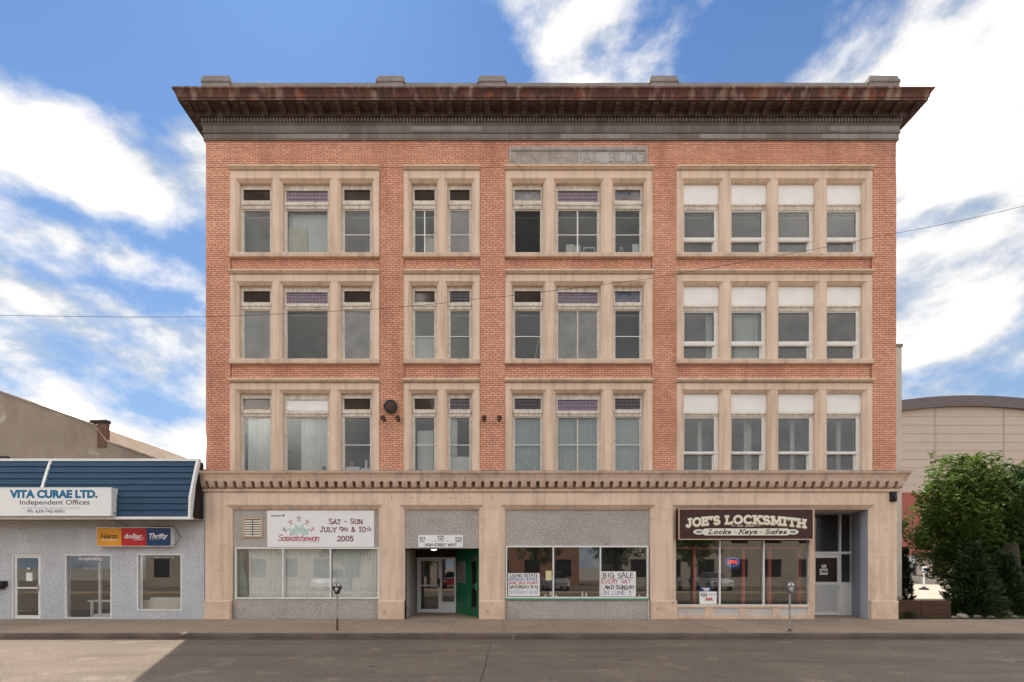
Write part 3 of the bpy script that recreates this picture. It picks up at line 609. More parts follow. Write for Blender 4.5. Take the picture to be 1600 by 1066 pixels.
for s in (-1, 1):
    for i in range(24):
        y = .05 + i * .107; xx = XL - .135 if s < 0 else XR + .135; mb.box(xx - .03, xx + .03, y - .033, y + .033, 16.425, 16.545)
mb.build('dentil_row', 'frieze', cor, kind='stuff')
mod = MB().prism([(-.20, -.01), (-.20, -.19), (-.235, -.20), (-.27, -.17), (-.31, -.12), (-.40, -.085), (-.50, -.075), (-.535, -.05), (-.54, -.01)], -.085, .085, 'x')
mod.box(-.1, .1, -.555, -.19, -.012, .02)
mme = mod.mesh('modillion'); mme.materials.append(MATS['rust_dark']); nm = 40
for i in range(nm):
    place('modillion', mme, (XL - .32 + (XR - XL + .64) * i / (nm - 1), 0, 16.735), cor)
seg = [321.5, 434, 546, 658, 766, 822, 876, 984, 1094, 1198, 1284, 1400.5]
for i in range(len(seg) - 1):
    lightp = i in (1, 6, 8, 10)
    x0, x1 = X(seg[i], -.05), X(seg[i + 1], -.05)
    MB().bbox(max(x0, XL - .04) + .006, min(x1, XR + .04) - .006, -.056, -.04, 15.945, 16.10, .006).build('frieze_panel', 'frieze_light' if lightp else 'frieze', cor)
for i in range(10):
    x0 = XL - .05 + (XR - XL + .1) * i / 10; x1 = XL - .05 + (XR - XL + .1) * (i + 1) / 10
    MB().bbox(x0 + .005, x1 - .005, -.075, -.06, 16.185, 16.345, .005).build('frieze_panel', 'frieze_light' if i in (3, 9) else 'frieze', cor)
# --- name stone
nm_o = MB().plate(NP[0], NP[1], NP[2], NP[3], -.008, [(NP[0] + .07, NP[1] - .07, NP[2] + .06, NP[3] - .11)], .06)
nm_o.ring((NP[0] + .07, NP[1] - .07, NP[2] + .06, NP[3] - .11), -.008, (NP[0] + .08, NP[1] - .08, NP[2] + .065, NP[3] - .16), .045)
nmo = nm_o.build('name_panel', 'name_stone', hall)
xm = X(903)
B(NP[0] + .06, xm - .006, .04, .1, NP[2] + .05, NP[3] - .1).build('panel_slab', 'name_stone', nmo)
B(xm + .006, NP[1] - .06, .04, .1, NP[2] + .05, NP[3] - .1).build('panel_slab', 'name_stone_light', nmo)
mb = MB(); strokes(mb, 'COMMERCIAL', X(800), X(936), NP[2] + .11, .30, .041, .035, serif=.10, t=.012); mb.build('lettering', 'name_stone', nmo); mb = MB(); strokes(mb, 'BLDG', X(952), X(1006), NP[2] + .11, .30, .041, .035, serif=.10, t=.012)
mb.build('lettering', 'name_stone', nmo)

# --- window surrounds and windows
WY = .17    # window frame front
SP, SD = .095, .10
# transom glass, lower glass (pixels measured at the window plane) for the timber windows; panel / sashes for the boarded bay
TW = [(296, 315.5, 329.5, 395.5), (454, 474, 486, 560.5), (621.5, 641, 653, 732.5)]
BW = [(321, 331.5, 371.8, 378, 395.5), (479, 488.4, 534, 540.6, 559), (645.8, 653.6, 706, 709.8, 729)]
TR = [  # (transom, bars) per window
 [[('d', ''), ('l', ''), ('d', 'h')], [('d', 'hv'), ('d', 'h')], [('c', ''), ('l', 'hv'), ('c', 'h')]],
 [[('d', ''), ('l', ''), ('d', '')], [('d', 'h'), ('k', 'h')], [('d', 'h'), ('l', 'v'), ('c', 'h')]],
 [[('d', ''), ('w', ''), ('d', 'h')], [('d', 'h'), ('k', 'h')], [('k', 'h'), ('l', 'vh'), ('k', 'h')]]]
WIN = {}
def lead_grid(mb, x0, x1, z0, z1, y, c=.115):
    n = max(3, round((x1 - x0) / c)); m = max(2, round((z1 - z0) / c))
    for i in range(1, n): x = x0 + (x1 - x0) * i / n; mb.box(x - .007, x + .007, y - .006, y, z0, z1)
    for j in range(1, m): z = z0 + (z1 - z0) * j / m; mb.box(x0, x1, y - .008, y - .0005, z - .007, z + .007)
    return mb
def crumple(x0, x1, z0, z1, y, rng):
    mb = MB(); n, m = 14, 6; b = len(mb.v)
    for j in range(m + 1):
        for i in range(n + 1):
            u, v = i / n, j / m; top = z1 - .10 * abs(math.sin(u * 4.1 + rng.random() * .3)) - (.09 if .55 < u < .7 else 0)
            mb.v.append((x0 + (x1 - x0) * u, y + rng.uniform(-.045, .045), z0 + (top - z0) * v))
    for j in range(m):
        for i in range(n): a = j * (n + 1) + i; mb.f.append((a, a + 1, a + n + 2, a + n + 1))
    k = len(mb.v); mb.v += [(x0, y + .1, z0), (x1, y + .1, z0), (x1, y + .1, z1 - .1), (x0, y + .1, z1 - .1)]; mb.f.append((k, k + 1, k + 2, k + 3))
    return mb
FLOORN = ['top floor', 'third floor', 'second floor']; BAYN = ['three-window bay beside the low blue-roofed shop', 'two-window bay above the entrance', 'bay under the name stone', 'boarded four-window bay']
for r, (h0, h1, s0, sl, sb) in enumerate(ROWS):
    for b, (bx0, bx1) in enumerate(BAYS):
        mb = MB(); x0, x1 = X(bx0) + .001, X(bx1) - .001; z0 = Z(sl) - (.0 if r < 2 else .02); z1 = Z(h1) - .03
        holes = [(X(a), X(c), z0, Z(s0)) for a, c in OPEN[b]]
        mb.plate(x0, x1, z0, z1, -.03, holes)
        mb.quad((x0, .06, z0), (x0, -.03, z0), (x0, -.03, z1), (x0, .06, z1)); mb.quad((x1, -.03, z0), (x1, .06, z0), (x1, .06, z1), (x1, -.03, z1))
        for (a, c, d, e) in holes:
            inner = (a + SP, c - SP, d, e - SP)
            mb.ring((a, c, d, e), -.03, inner, -.03 + SD, 'lrt'); mb.ring(inner, -.03 + SD, inner, .34, 'lrt')
        mb.quad((x0, -.03, z1), (x1, -.03, z1), (x1, .03, z1), (x0, .03, z1)); mb.quad((x0, .03, z1), (x1, .03, z1), (x1, .03, z1 + .06), (x0, .03, z1 + .06))
        sur = mb.build('window_surround', 'trim', hall)
        jt = MB(); zz_ = Z(s0) - .0
        for k in range(len(OPEN[b]) + 1):
            a_ = x0 if k == 0 else X(OPEN[b][k - 1][1]); c_ = x1 if k == len(OPEN[b]) else X(OPEN[b][k][0])
            jt.box(a_ + .002, c_ - .002, -.0315, -.029, zz_ - .012, zz_ - .006)
            if 0 < k < len(OPEN[b]) and (k + r + b) % 2 == 0: xm = (a_ + c_) / 2; jt.box(xm - .003, xm + .003, -.0315, -.029, zz_, z1)
            if r < 2 and k % 2 == 1: xm = (a_ + c_) / 2; jt.box(xm - .003, xm + .003, -.0865, -.08, Z(sb) + .02, Z(sl) - .035)
        jt.build('stone_joint', 'joint', sur, kind='stuff')
        zt = Z(h0) + .0
        MB().prism([(.06, Z(h1)), (-.05, Z(h1)), (-.06, Z(h1) + .012), (-.11, Z(h1) + .045), (-.135, Z(h1) + .05), (-.135, zt - .01), (-.12, zt), (.06, zt + .015)], X(bx0) - .02, X(bx1) + .02, 'x').build('hood_moulding', 'trim', sur)
        if r < 2: MB().prism([(.36, Z(sb)), (-.06, Z(sb)), (-.085, Z(sb) + .02), (-.085, Z(sl) - .035), (-.06, Z(sl)), (.36, Z(sl) + .02)], X(bx0) - .02, X(bx1) + .02, 'x').build('sill', 'trim_light', sur)
        for w, (a, c) in enumerate(OPEN[b]):
            wx0, wx1 = X(a) + SP, X(c) - SP; wz0, wz1 = Z(sl) + (.0 if r < 2 else -.01), Z(s0) - SP
            y = WY; q = Z
            if b < 3:
                t0, t1, l0, l1 = (Z(p, y + .03) for p in TW[r]); tr, bars = TR[r][b][w]; mid = (tr == 'l' or tr == 'w')
                ex = .03 if mid else 0
                t0 -= .07 if mid else 0.03; t1 -= .05 if mid else .01
                win = MB()
                jl = .085; 
                win.frame(wx0, wx1, wz0, wz1, y, y + .12, jl, t=max(.03, wz1 - t0), b=.0)
                win.frame(wx0 + jl * .35, wx1 - jl * .35, t1 - .02, t0 + .025, y - .018, y - .001, .04)
                win = win.build('window', 'old_paint', hall)
                zb = (t1 - .025 + l0 + .045) / 2
                MB().prism([(y + .10, t1), (y - .02, t1 - .01), (y - .05, t1 - .035), (y - .055, zb), (y - .025, zb - .02), (y - .02, l0 + .03), (y + .10, l0 + .03)], wx0 + .04, wx1 - .04, 'x').build('transom_bar', 'old_paint', win)
                gx0, gx1 = wx0 + jl, wx1 - jl
                lo = wz0 + .02
                MB().frame(gx0 - .03, gx1 + .03, lo, l0 + .032, y + .025, y + .075, .045, t=.035, b=.03).build('sash', 'white_paint', win)
                p = y + .05
                B(gx0, gx1, p, p + .005, lo + .02, l0 + .01).build('pane', ['pane', 'pane_film', 'pane', 'pane_clear'][(r * 5 + b * 3 + w * 2) % 4] if (r == 1 or (r, b, w) in ((0, 0, 0), (0, 1, 1), (0, 0, 2))) else 'pane_dark' if (r, b, w) == (0, 2, 0) else 'pane_clear', win)
                if 'v' in bars: xx = (gx0 + gx1) / 2; B(xx - .02, xx + .02, p - .02, p + .03, lo + .03, l0).build('glazing_bar', 'old_paint' if r else 'white_metal', win)
                if 'h' in bars: zz = lo + (l0 - lo) * (.49 if r else .47); B(gx0 + .015, gx1 - .015, p - .021, p + .028, zz - .012, zz + .012).build('meeting_rail', 'white_metal', win)
                if tr == 'w': B(gx0 - .02, gx1 + .02, y + .02, y + .04, t1 - .01, t0 + .02).build('transom_panel', 'board_white', win)
                elif tr in 'lk':
                    tp = B(gx0 - .01, gx1 + .01, y + .03, y + .04, t1 - .01, t0 + .01).build('transom_pane', 'lead_glass' if tr == 'l' else 'lead_glass_dark', win)
                    lead_grid(MB(), gx0, gx1, t1, t0, y + .03).build('lead_grid', 'lead' if tr == 'l' else 'black', win)
                else: B(gx0 - .01, gx1 + .01, y + .03, y + .035, t1 - .01, t0 + .01).build('transom_pane', 'shop_pane' if tr == 'c' else 'dark_pane', win)
                if tr == 'c':
                    crumple(gx0, gx1, t1, t0 + .04, y + .11, random.Random(r * 9 + w)).build('insulation_sheet', 'insulation', label=['rounded tan insulation crumpled behind top floor transom beside the two-window bay', '', 'flat tan insulation behind top floor transom next to the boarded windows'][w] if r == 0 else 'tan insulation crumpled behind a third floor transom next to the boarded windows', cat='insulation', group='insulation stuffed into transoms')
                WIN[(r, b, w)] = (gx0, gx1, lo, l0, p)
            else:
                pz, u1, u0, m0, lo = (Z(p_, y + .03) for p_ in BW[r])
                win = MB(); jl, jr = .045, .13
                win.frame(wx0, wx1, wz0, pz, y + .02, y + .12, jl, jr, t=.0, b=.03); win.build
                win = win.build('window', 'white_paint', hall)
                B(wx0, wx1, y - .03, y + .02, pz, wz1).build('boarded_panel', 'board_white', win)
                MB().prism([(y + .10, pz), (y - .03, pz - .005), (y - .04, pz - .05), (y - .01, pz - .075), (y + .0, u1 + .04), (y + .1, u1 + .04)], wx0 + .01, wx1 - .03, 'x').build('head_rail', 'old_paint', win)
                gx0, gx1 = wx0 + jl, wx1 - jr
                sa = MB().frame(gx0 - .01, gx1 + .05, u0, u1 + .045, y + .03, y + .075, .035, .05, t=.05, b=.0).build('sash', 'white_paint', win)
                MB().prism([(y + .09, u0 + .01), (y + .015, u0), (y + .0, u0 - .04), (y + .0, m0 + .02), (y + .02, m0 - .012), (y + .09, m0 - .01)], gx0 - .015, gx1 + .05, 'x').build('meeting_rail', 'white_paint', win)
                B(gx0, gx1 + .01, y + .05, y + .055, u0 - .01, u1 + .01).build('pane', 'pane', win)
                MB().frame(gx0 - .01, gx1 + .045, wz0 + .02, m0 - .005, y + .075, y + .115, .035, .09, t=.0, b=.045).build('sash', 'white_paint', win)
                B(gx0 + .01, gx1 - .03, y + .09, y + .095, wz0 + .05, m0).build('pane', 'pane', win)
                WIN[(r, b, w)] = (gx0, gx1, wz0 + .05, u1, y + .08)
# rooms behind the windows
for r, (h0, h1, s0, sl, sb) in enumerate(ROWS):
    zc = Z(TW[r][2]) + .04; zf = Z(sl) - .75; ztop = Z(h0) + .2; x0, x1 = XL + .36, XR - .36
    MB().box(x0, x1, .42, 5.0, zc, zc + .04).build('ceiling', 'room_ceiling', hall)
    MB().box(x0, x1, .42, 5.0, zf - .1, zf).build('room_floor', 'room_floor', hall)
    MB().box(x0, x1, 5.0, 5.1, zf, ztop).build('back_wall', 'room_wall', hall)
    MB().box(x0, x1, .42, 3.0, ztop, ztop + .05).box(x0, x1, 3.0, 3.05, zc + .04, ztop).build('ceiling_void', 'void', hall)
    for px in (611, 770, 1038):
        MB().box(X(px) - .08, X(px) + .08, .42, 5.0, zf, ztop).build('partition', 'room_wall', hall)

# --- street level: piers, frieze, ledge
SO = [(354, 597.7), (624.6, 755.4), (782, 1024.3), (1050.5, 1366.7)]
YF = -.02; ZF = Z(788.8, YF); SI, SDp = .15, .12
mb = MB(); holes = [(X(a), X(c), 0., ZF) for a, c in SO]
mb.plate(XL - .01, XR + .01, 0., 4.30, YF, holes); mb.quad((XL - .01, .5, 0), (XL - .01, YF, 0), (XL - .01, YF, 4.3), (XL - .01, .5, 4.3)); mb.quad((XR + .01, YF, 0), (XR + .01, .5, 0), (XR + .01, .5, 4.3), (XR + .01, YF, 4.3))
IN = []
for (a, c, d, e) in holes:
    i = (a + SI, c - SI, d, e - SI); IN.append(i); mb.ring((a, c, d, e), YF, i, YF + SDp, 'lrt'); mb.ring(i, YF + SDp, i, .45, 'lrt')
front = mb.build('storefront_piers', 'stone_front', hall)
jt = MB()
for k_, xa in enumerate((X(404), X(527), X(612), X(690), X(768), X(851), X(953), X(1037), X(1130), X(1262))): jt.box(xa - .003, xa + .003, YF - .002, YF + .002, ZF if k_ not in (2, 4, 7) else ZF + .12, 4.24)
for (a, c) in ((321.5, 354), (597.7, 624.6), (755.4, 782), (1024.3, 1050.5), (1366.7, 1400.5)):
    for zz_ in (Z(795.5), 1.62 if a < 700 else 2.05): jt.box(X(a) + .004, X(c) - .004, YF - .002, YF + .002, zz_ - .003, zz_ + .003)
jt.build('stone_joint', 'joint', front, kind='stuff')
edges = [XL - .01] + [v for i in IN for v in (i[0], i[1])] + [XR + .01]
for k in range(0, 10, 2): MB().bbox(edges[k] - (.03 if k == 0 else 0), edges[k + 1] + (.03 if k == 8 else 0), YF - .05, .44, -.02, Z(938.5), .03).build('plinth', 'plinth', front)
ledge = MB().sweep3([(.02, 4.22), (.07, 4.235), (.085, 4.27), (.085, 4.33), (-.07, 4.335), (-.07, 4.345), (-.07, 4.555), (.19, 4.56), (.20, 4.60), (.21, 4.66), (.245, 4.76), (.275, 4.80), (.275, 4.815), (.31, 4.82), (.31, 4.875), (.30, 4.885), (-.05, 4.95)], XL, XR, .6).build('ledge', 'trim_light', hall)
MB().sweep3([(.302, 4.87), (.318, 4.872), (.318, 4.892), (.30, 4.896), (.0, 4.952)], XL, XR, .6).build('ledge_cap', 'ledge', ledge)
den = MB().prism([(.072, .205), (-.185, .205), (-.19, .17), (-.17, .13), (-.155, .075), (-.13, .03), (-.10, .005), (.072, .0)], -.092, .092, 'x')
dme = den.mesh('dentil'); dme.materials.append(MATS['trim_light']); nd = 77
for i in range(nd): place('dentil', dme, (XL - .02 + (XR - XL + .04) * i / (nd - 1), 0, 4.35), ledge)
# bay one: stucco, exhibition board, curtained window
Y1 = .14
def panel(x0, x1, z0, z1, y, name='stucco_panel', m='stucco_grey', yb=None): return B(x0, x1, y, (yb if yb else y + .12), z0, z1).build(name, m, hall)
i1, i2, i3, i4 = IN
panel(i1[0] - .01, i1[1] + .01, Z(855.5, Y1), i1[3] + .02, Y1); panel(i1[0] - .01, i1[1] + .01, -.02, Z(936, Y1), Y1 + .0)
panel(i3[0] - .01, i3[1] + .01, Z(853, Y1), i3[3] + .02, Y1); panel(i3[0] - .01, i3[1] + .01, -.02, Z(936.5, Y1), Y1)
panel(i2[0] - .01, i2[1] + .01, Z(857, Y1), i2[3] + .02, Y1)
def shop_window(x0, x1, z0, z1, y, mull, name='shop_window', m='white_metal', fw=.05, pane='shop_pane'):
    mb = MB().frame(x0, x1, z0, z1, y - .03, y + .08, fw)
    w = mb.build(name, m, hall); xs = [x0 + fw] + mull + [x1 - fw]
    for k in mull: B(k - .022, k + .022, y - .028, y + .078, z0 + fw, z1 - fw).build('mullion', m, w)
    for a, b in zip(xs[:-1], xs[1:]): B(a + .0, b - .0, y + .03, y + .036, z0 + fw - .01, z1 - fw + .01).build('pane', pane, w)
    return w
w1 = shop_window(X(367.5, Y1), X(592.5, Y1) , Z(936, Y1), Z(855.5, Y1), Y1, [X(442.5, Y1), X(516.5, Y1)])
w3 = shop_window(X(790, Y1), X(1013, Y1), Z(935, Y1), Z(853, Y1), Y1, [X(864.5, Y1), X(938, Y1)])
B(X(790, Y1) - .01, X(1014, Y1), Y1 - .045, Y1 + .08, Z(937.5, Y1), Z(935, Y1)).build('window_sill', 'green_sill', hall)
B(X(1012.8, Y1), X(1012.8, Y1) + .035, Y1 - .02, Y1 + .05, -.01, Z(937.5, Y1)).build('trim_strip', 'white_metal', hall)
# vent with slats
vx0, vx1, vz0, vz1 = X(381, Y1), X(410.5, Y1), Z(840, Y1), Z(810, Y1)
v = MB().frame(vx0, vx1, vz0, vz1, Y1 - .05, Y1 + .01, .035).build('vent', 'sign_tan', hall)
B(vx0 + .03, vx1 - .03, Y1 - .006, Y1 + .004, vz0 + .03, vz1 - .03).build('vent_back', 'black', v)
for k in range(7):
    z = vz0 + .045 + (vz1 - vz0 - .08) * k / 7; MB().prism([(Y1 - .045, z), (Y1 - .040, z), (Y1 - .008, z + .055), (Y1 - .013, z + .058)], vx0 + .036, vx1 - .036, 'x').build('slat', 'cardboard', v)
B((vx0 + vx1) / 2 - .008, (vx0 + vx1) / 2 + .008, Y1 - .052, Y1 - .046, vz0 + .036, vz1 - .036).build('vent_rod', 'dark_wood', v)
# interior boxes of the shops
def shop_room(x0, x1, y0, y1, z1, m, name='shop_interior'):
    mb = MB(); mb.quad((x0, y1, 0), (x1, y1, 0), (x1, y1, z1), (x0, y1, z1)); mb.quad((x0, y0, 0), (x0, y1, 0), (x0, y1, z1), (x0, y0, z1)); mb.quad((x1, y1, 0), (x1, y0, 0), (x1, y0, z1), (x1, y1, z1)); mb.quad((x0, y0, z1), (x0, y1, z1), (x1, y1, z1), (x1, y0, z1)); mb.quad((x0, y0, .006), (x1, y0, .006), (x1, y1, .006), (x0, y1, .006))
    return mb.build(name, m, hall)
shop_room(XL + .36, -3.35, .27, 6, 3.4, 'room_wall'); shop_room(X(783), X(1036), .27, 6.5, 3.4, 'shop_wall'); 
# bay two: recessed entrance
DY = 2.5; zc = Z(857, Y1)
ex0, ex1 = i2[0], i2[1]; dx0, dx1, dm = X(652, DY), X(712.3, DY), X(689.3, DY)
mb = MB(); mb.box(ex0 - .15, ex0, .26, DY + .3, 0, zc); mb.build('entry_side_wall', 'stucco_grey', hall)
B(ex0 - .15, ex1 + .3, .26, DY + .3, zc, zc + .1).build('entry_ceiling', 'dark_wood', hall)
B(ex0 - .1, ex1 + .1, .0, DY + .3, -.1, .003).build('entry_floor', 'sidewalk', hall)
doorz = Z(871, DY)
B(ex0, dx1 + .1, DY + .0, DY + .1, doorz, zc).build('entry_header', 'dark_wood', hall)
fr = MB().frame(dx0, dx1, .0, doorz, DY - .04, DY + .06, .06, b=.0); fr.box(dm - .03, dm + .03, DY - .039, DY + .059, 0, doorz - .06); fr.box(dm + .03, dx1 - .06, DY - .03, DY + .05, .0, .36); fr.box(dm + .03, dx1 - .06, DY - .035, DY + .055, .36, .42); entry = fr.build('entry_frame', 'white_metal', hall)
B(dm + .03, dx1 - .06, DY + .01, DY + .016, .42, doorz - .06).build('side_pane', 'shop_pane', entry)
d = MB().frame(dx0 + .065, dm - .034, .012, doorz - .064, DY - .02, DY + .03, .07, b=.13); d.box(dx0 + .135, dm - .104, DY - .018, DY + .028, 1.02, 1.07); d = d.build('entry_door', 'white_metal', hall)
B(dx0 + .13, dm - .1, DY, DY + .006, .13, doorz - .12).build('door_pane', 'shop_pane', d)
MB().box(dm - .10, dm - .045, DY - .05, DY - .021, .98, 1.32).box(dm - .09, dm - .06, DY - .09, DY - .05, 1.0, 1.3).build('door_handle', 'black', d)
sp = MB().frame(ex0, dx0, .0, doorz, DY - .03, DY + .05, .02, .005, b=.38).build('side_light', 'galv', hall); B(ex0 + .02, dx0 - .005, DY, DY + .006, .38, doorz - .02).build('side_pane', 'shop_pane', sp)
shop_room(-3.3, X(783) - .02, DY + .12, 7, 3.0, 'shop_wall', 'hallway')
# green angled wall with door
gA = Vector((dx1, DY - .03, 0)); gB = Vector((ex1 - .01, .55, 0)); gd = (gB - gA); gl = gd.length; gd.normalize(); gn = Vector((gd.y, -gd.x, 0))
if gn.x > 0: gn = -gn
def gbox(u0, u1, n0, n1, z0, z1, mb=None):
    mb = mb or MB(); b = len(mb.v)
    for z in (z0, z1):
        for (u, n) in ((u0, n0), (u1, n0), (u1, n1), (u0, n1)): q = gA + gd * u + gn * n; mb.v.append((q.x, q.y, z))
    for q in ((0, 3, 2, 1), (4, 5, 6, 7), (0, 1, 5, 4), (1, 2, 6, 5), (2, 3, 7, 6), (3, 0, 4, 7)): mb.f.append(tuple(b + i for i in q))
    return mb
da, db = gl * .60, gl * .965
mb = gbox(0, da, -.1, 0, 0, zc); gbox(db, gl + .05, -.1, 0, 0, zc, mb); gbox(da, db, -.1, 0, doorz + .08, zc, mb); gw = mb.build('entry_green_wall', 'green_paint', hall)
mb = gbox(da, da + .11, -.06, .015, .02, doorz + .08); gbox(db - .11, db, -.06, .015, .02, doorz + .08, mb); gbox(da + .11, db - .11, -.06, .015, .02, .24, mb); gbox(da + .11, db - .11, -.06, .015, doorz - .04, doorz + .08, mb); gbox(da + .11, db - .11, -.058, .013, 1.0, 1.06, mb); gdo = mb.build('green_door', 'green_paint', hall)
gbox(da + .11, db - .11, -.03, -.024, .24, doorz - .04).build('door_pane', 'shop_pane', gdo)
gbox(db - .10, db - .06, .015, .06, .95, 1.18).build('door_handle', 'green_sill', gdo)
gbox(gl * .09, gl * .42, 0, .03, 1.15, 1.95).build('notice_board', 'galv', label='grey framed notice board on the green entry wall', cat='notice board')
MB().lathe([(.11, 0), (.10, -.03), (.06, -.045), (.0, -.05)], (X(678, 1.0), 1.0, zc + .003), n=14).build('ceiling_lamp', 'lamp_glow', label='small round ceiling lamp inside the dark entry recess', cat='lamp')
# bay four: locksmith front and door
Y4 = .16
lw = shop_window(X(1054.5, Y4), X(1264, Y4), Z(946, Y4), i4[3] - .0, Y4, [X(1124.5, Y4), X(1193, Y4)], m='white_metal', fw=.025)
post = B(X(1263.3, Y4), X(1271, Y4), Y4 - .06, Y4 + .12, 0, i4[3]).build('corner_post', 'sign_tan', hall)
bs = MB(); z1b, z0b = Z(946, Y4), 0.0; bx0, bx1 = i4[0], X(1263.3, Y4)
bs.box(bx0, bx1, Y4 - .07, Y4 + .1, z1b - .07, z1b); bs.box(bx0, bx1, Y4 - .06, Y4 + .1, 0, .13)
cuts = [bx0, bx0 + .06, X(1103.5), X(1115), X(1158), X(1168), X(1209.5), X(1221), bx1 - .06, bx1]
for a, b in zip(cuts[::2], cuts[1::2]): bs.box(a, b, Y4 - .06, Y4 + .1, .13, z1b - .07)
bs = bs.build('stall_riser', 'plinth', hall)
for a, b in zip(cuts[1::2], cuts[2::2]): B(a - .005, b + .005, Y4 - .03, Y4 + .08, .12, z1b - .06).build('riser_panel', 'riser', bs)
D4 = 1.46; ax1 = X(1331.5, D4); ax0 = X(1271, Y4)
B(ax0 - .02, 13.1, .0, D4 + .2, -.1, .003).build('alcove_floor', 'sidewalk', hall)
B(ax0 - .02, ax1 + .35, .42, D4 + .2, i4[3], i4[3] + .06).build('alcove_ceiling', 'white_metal', hall)
mb = MB(); mb.prism([(i4[1] - .0, .44), (ax1, D4 + .1), (ax1 + .1, D4 + .1), (i4[1] + .1, .44)], 0, i4[3], 'z'); mb.build('alcove_wall', 'blue_wall', hall)
B(i4[1] - .003, i4[1] + .1, .10, .445, 0, i4[3]).build('alcove_jamb', 'blue_wall', hall)
B(ax0 - .05, ax0, .28, D4, 0, i4[3]).build('alcove_side', 'shop_wall', hall)
fz = Z(803.5, D4); dz = Z(866, D4); dl, dr, sr = X(1268, D4), X(1310.5, D4), X(1331.5, D4)
fm = MB().frame(dl, sr, 0, i4[3], D4 - .05, D4 + .05, .06, .06, t=i4[3] - fz, b=0); fm.box(dr, dr + .06, D4 - .048, D4 + .048, 0, fz); fm.box(dl + .06, dr, D4 - .046, D4 + .046, dz, dz + .09); fm.box(dr + .06, sr - .06, D4 - .046, D4 + .046, dz, dz + .09)
fm.box(dr + .06, sr - .06, D4 - .02, D4 + .03, 0, Z(910, D4)); fm = fm.build('shop_door_frame', 'white_metal', hall)
for (a, b, c, e) in ((dl + .06, dr, dz + .09, fz), (dr + .06, sr - .06, dz + .09, fz), (dr + .06, sr - .06, Z(910, D4), dz)): B(a, b, D4 + .005, D4 + .011, c, e).build('side_pane', 'shop_pane', fm)
zg0, zg1 = Z(910, D4), Z(871.5, D4)
sd = MB().frame(dl + .065, dr - .005, .012, dz - .006, D4 - .03, D4 + .02, .06, t=dz - zg1, b=zg0 - .0).build('shop_door', 'white_metal', hall)
B(dl + .12, dr - .06, D4 - .005, D4 + .001, zg0, zg1).build('door_pane', 'dark_pane', sd); B(dr - .05, dr - .03, D4 - .075, D4 - .03, .95, 1.1).build('door_handle', 'alu', sd)
B(dl + .12, dr - .06, D4 - .036, D4 - .0305, .14, zg0 - .08).build('kick_panel', 'alu', sd)
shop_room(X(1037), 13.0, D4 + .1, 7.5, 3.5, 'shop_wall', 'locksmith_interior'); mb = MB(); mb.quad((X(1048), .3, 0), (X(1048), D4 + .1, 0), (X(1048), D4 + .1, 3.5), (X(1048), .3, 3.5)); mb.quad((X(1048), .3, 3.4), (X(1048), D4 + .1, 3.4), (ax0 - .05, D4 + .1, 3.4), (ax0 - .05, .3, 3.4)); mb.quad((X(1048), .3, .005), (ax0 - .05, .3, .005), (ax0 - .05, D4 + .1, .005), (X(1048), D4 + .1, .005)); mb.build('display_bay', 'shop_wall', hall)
for px in (1085, 1162, 1203, 1250):
    B(X(px, .6) - .05, X(px, .6) + .05, .6, .69, 0, 2.45).build('display_post', 'red_post', hall)
B(X(1056, .6), ax0 - .06, .61, .68, 2.36, 2.43).build('display_rail', 'red_post', hall)
# rear wing showing past the corner
an = B(XR - .3, X(1409, 2.4), 2.4, 20, -.05, 10.1).build('rear_wing', 'cream_wall', hall); B(XR - .35, X(1409, 2.4) + .03, 2.36, 20.04, 10.1, 10.2).build('wing_coping', 'coping', an)

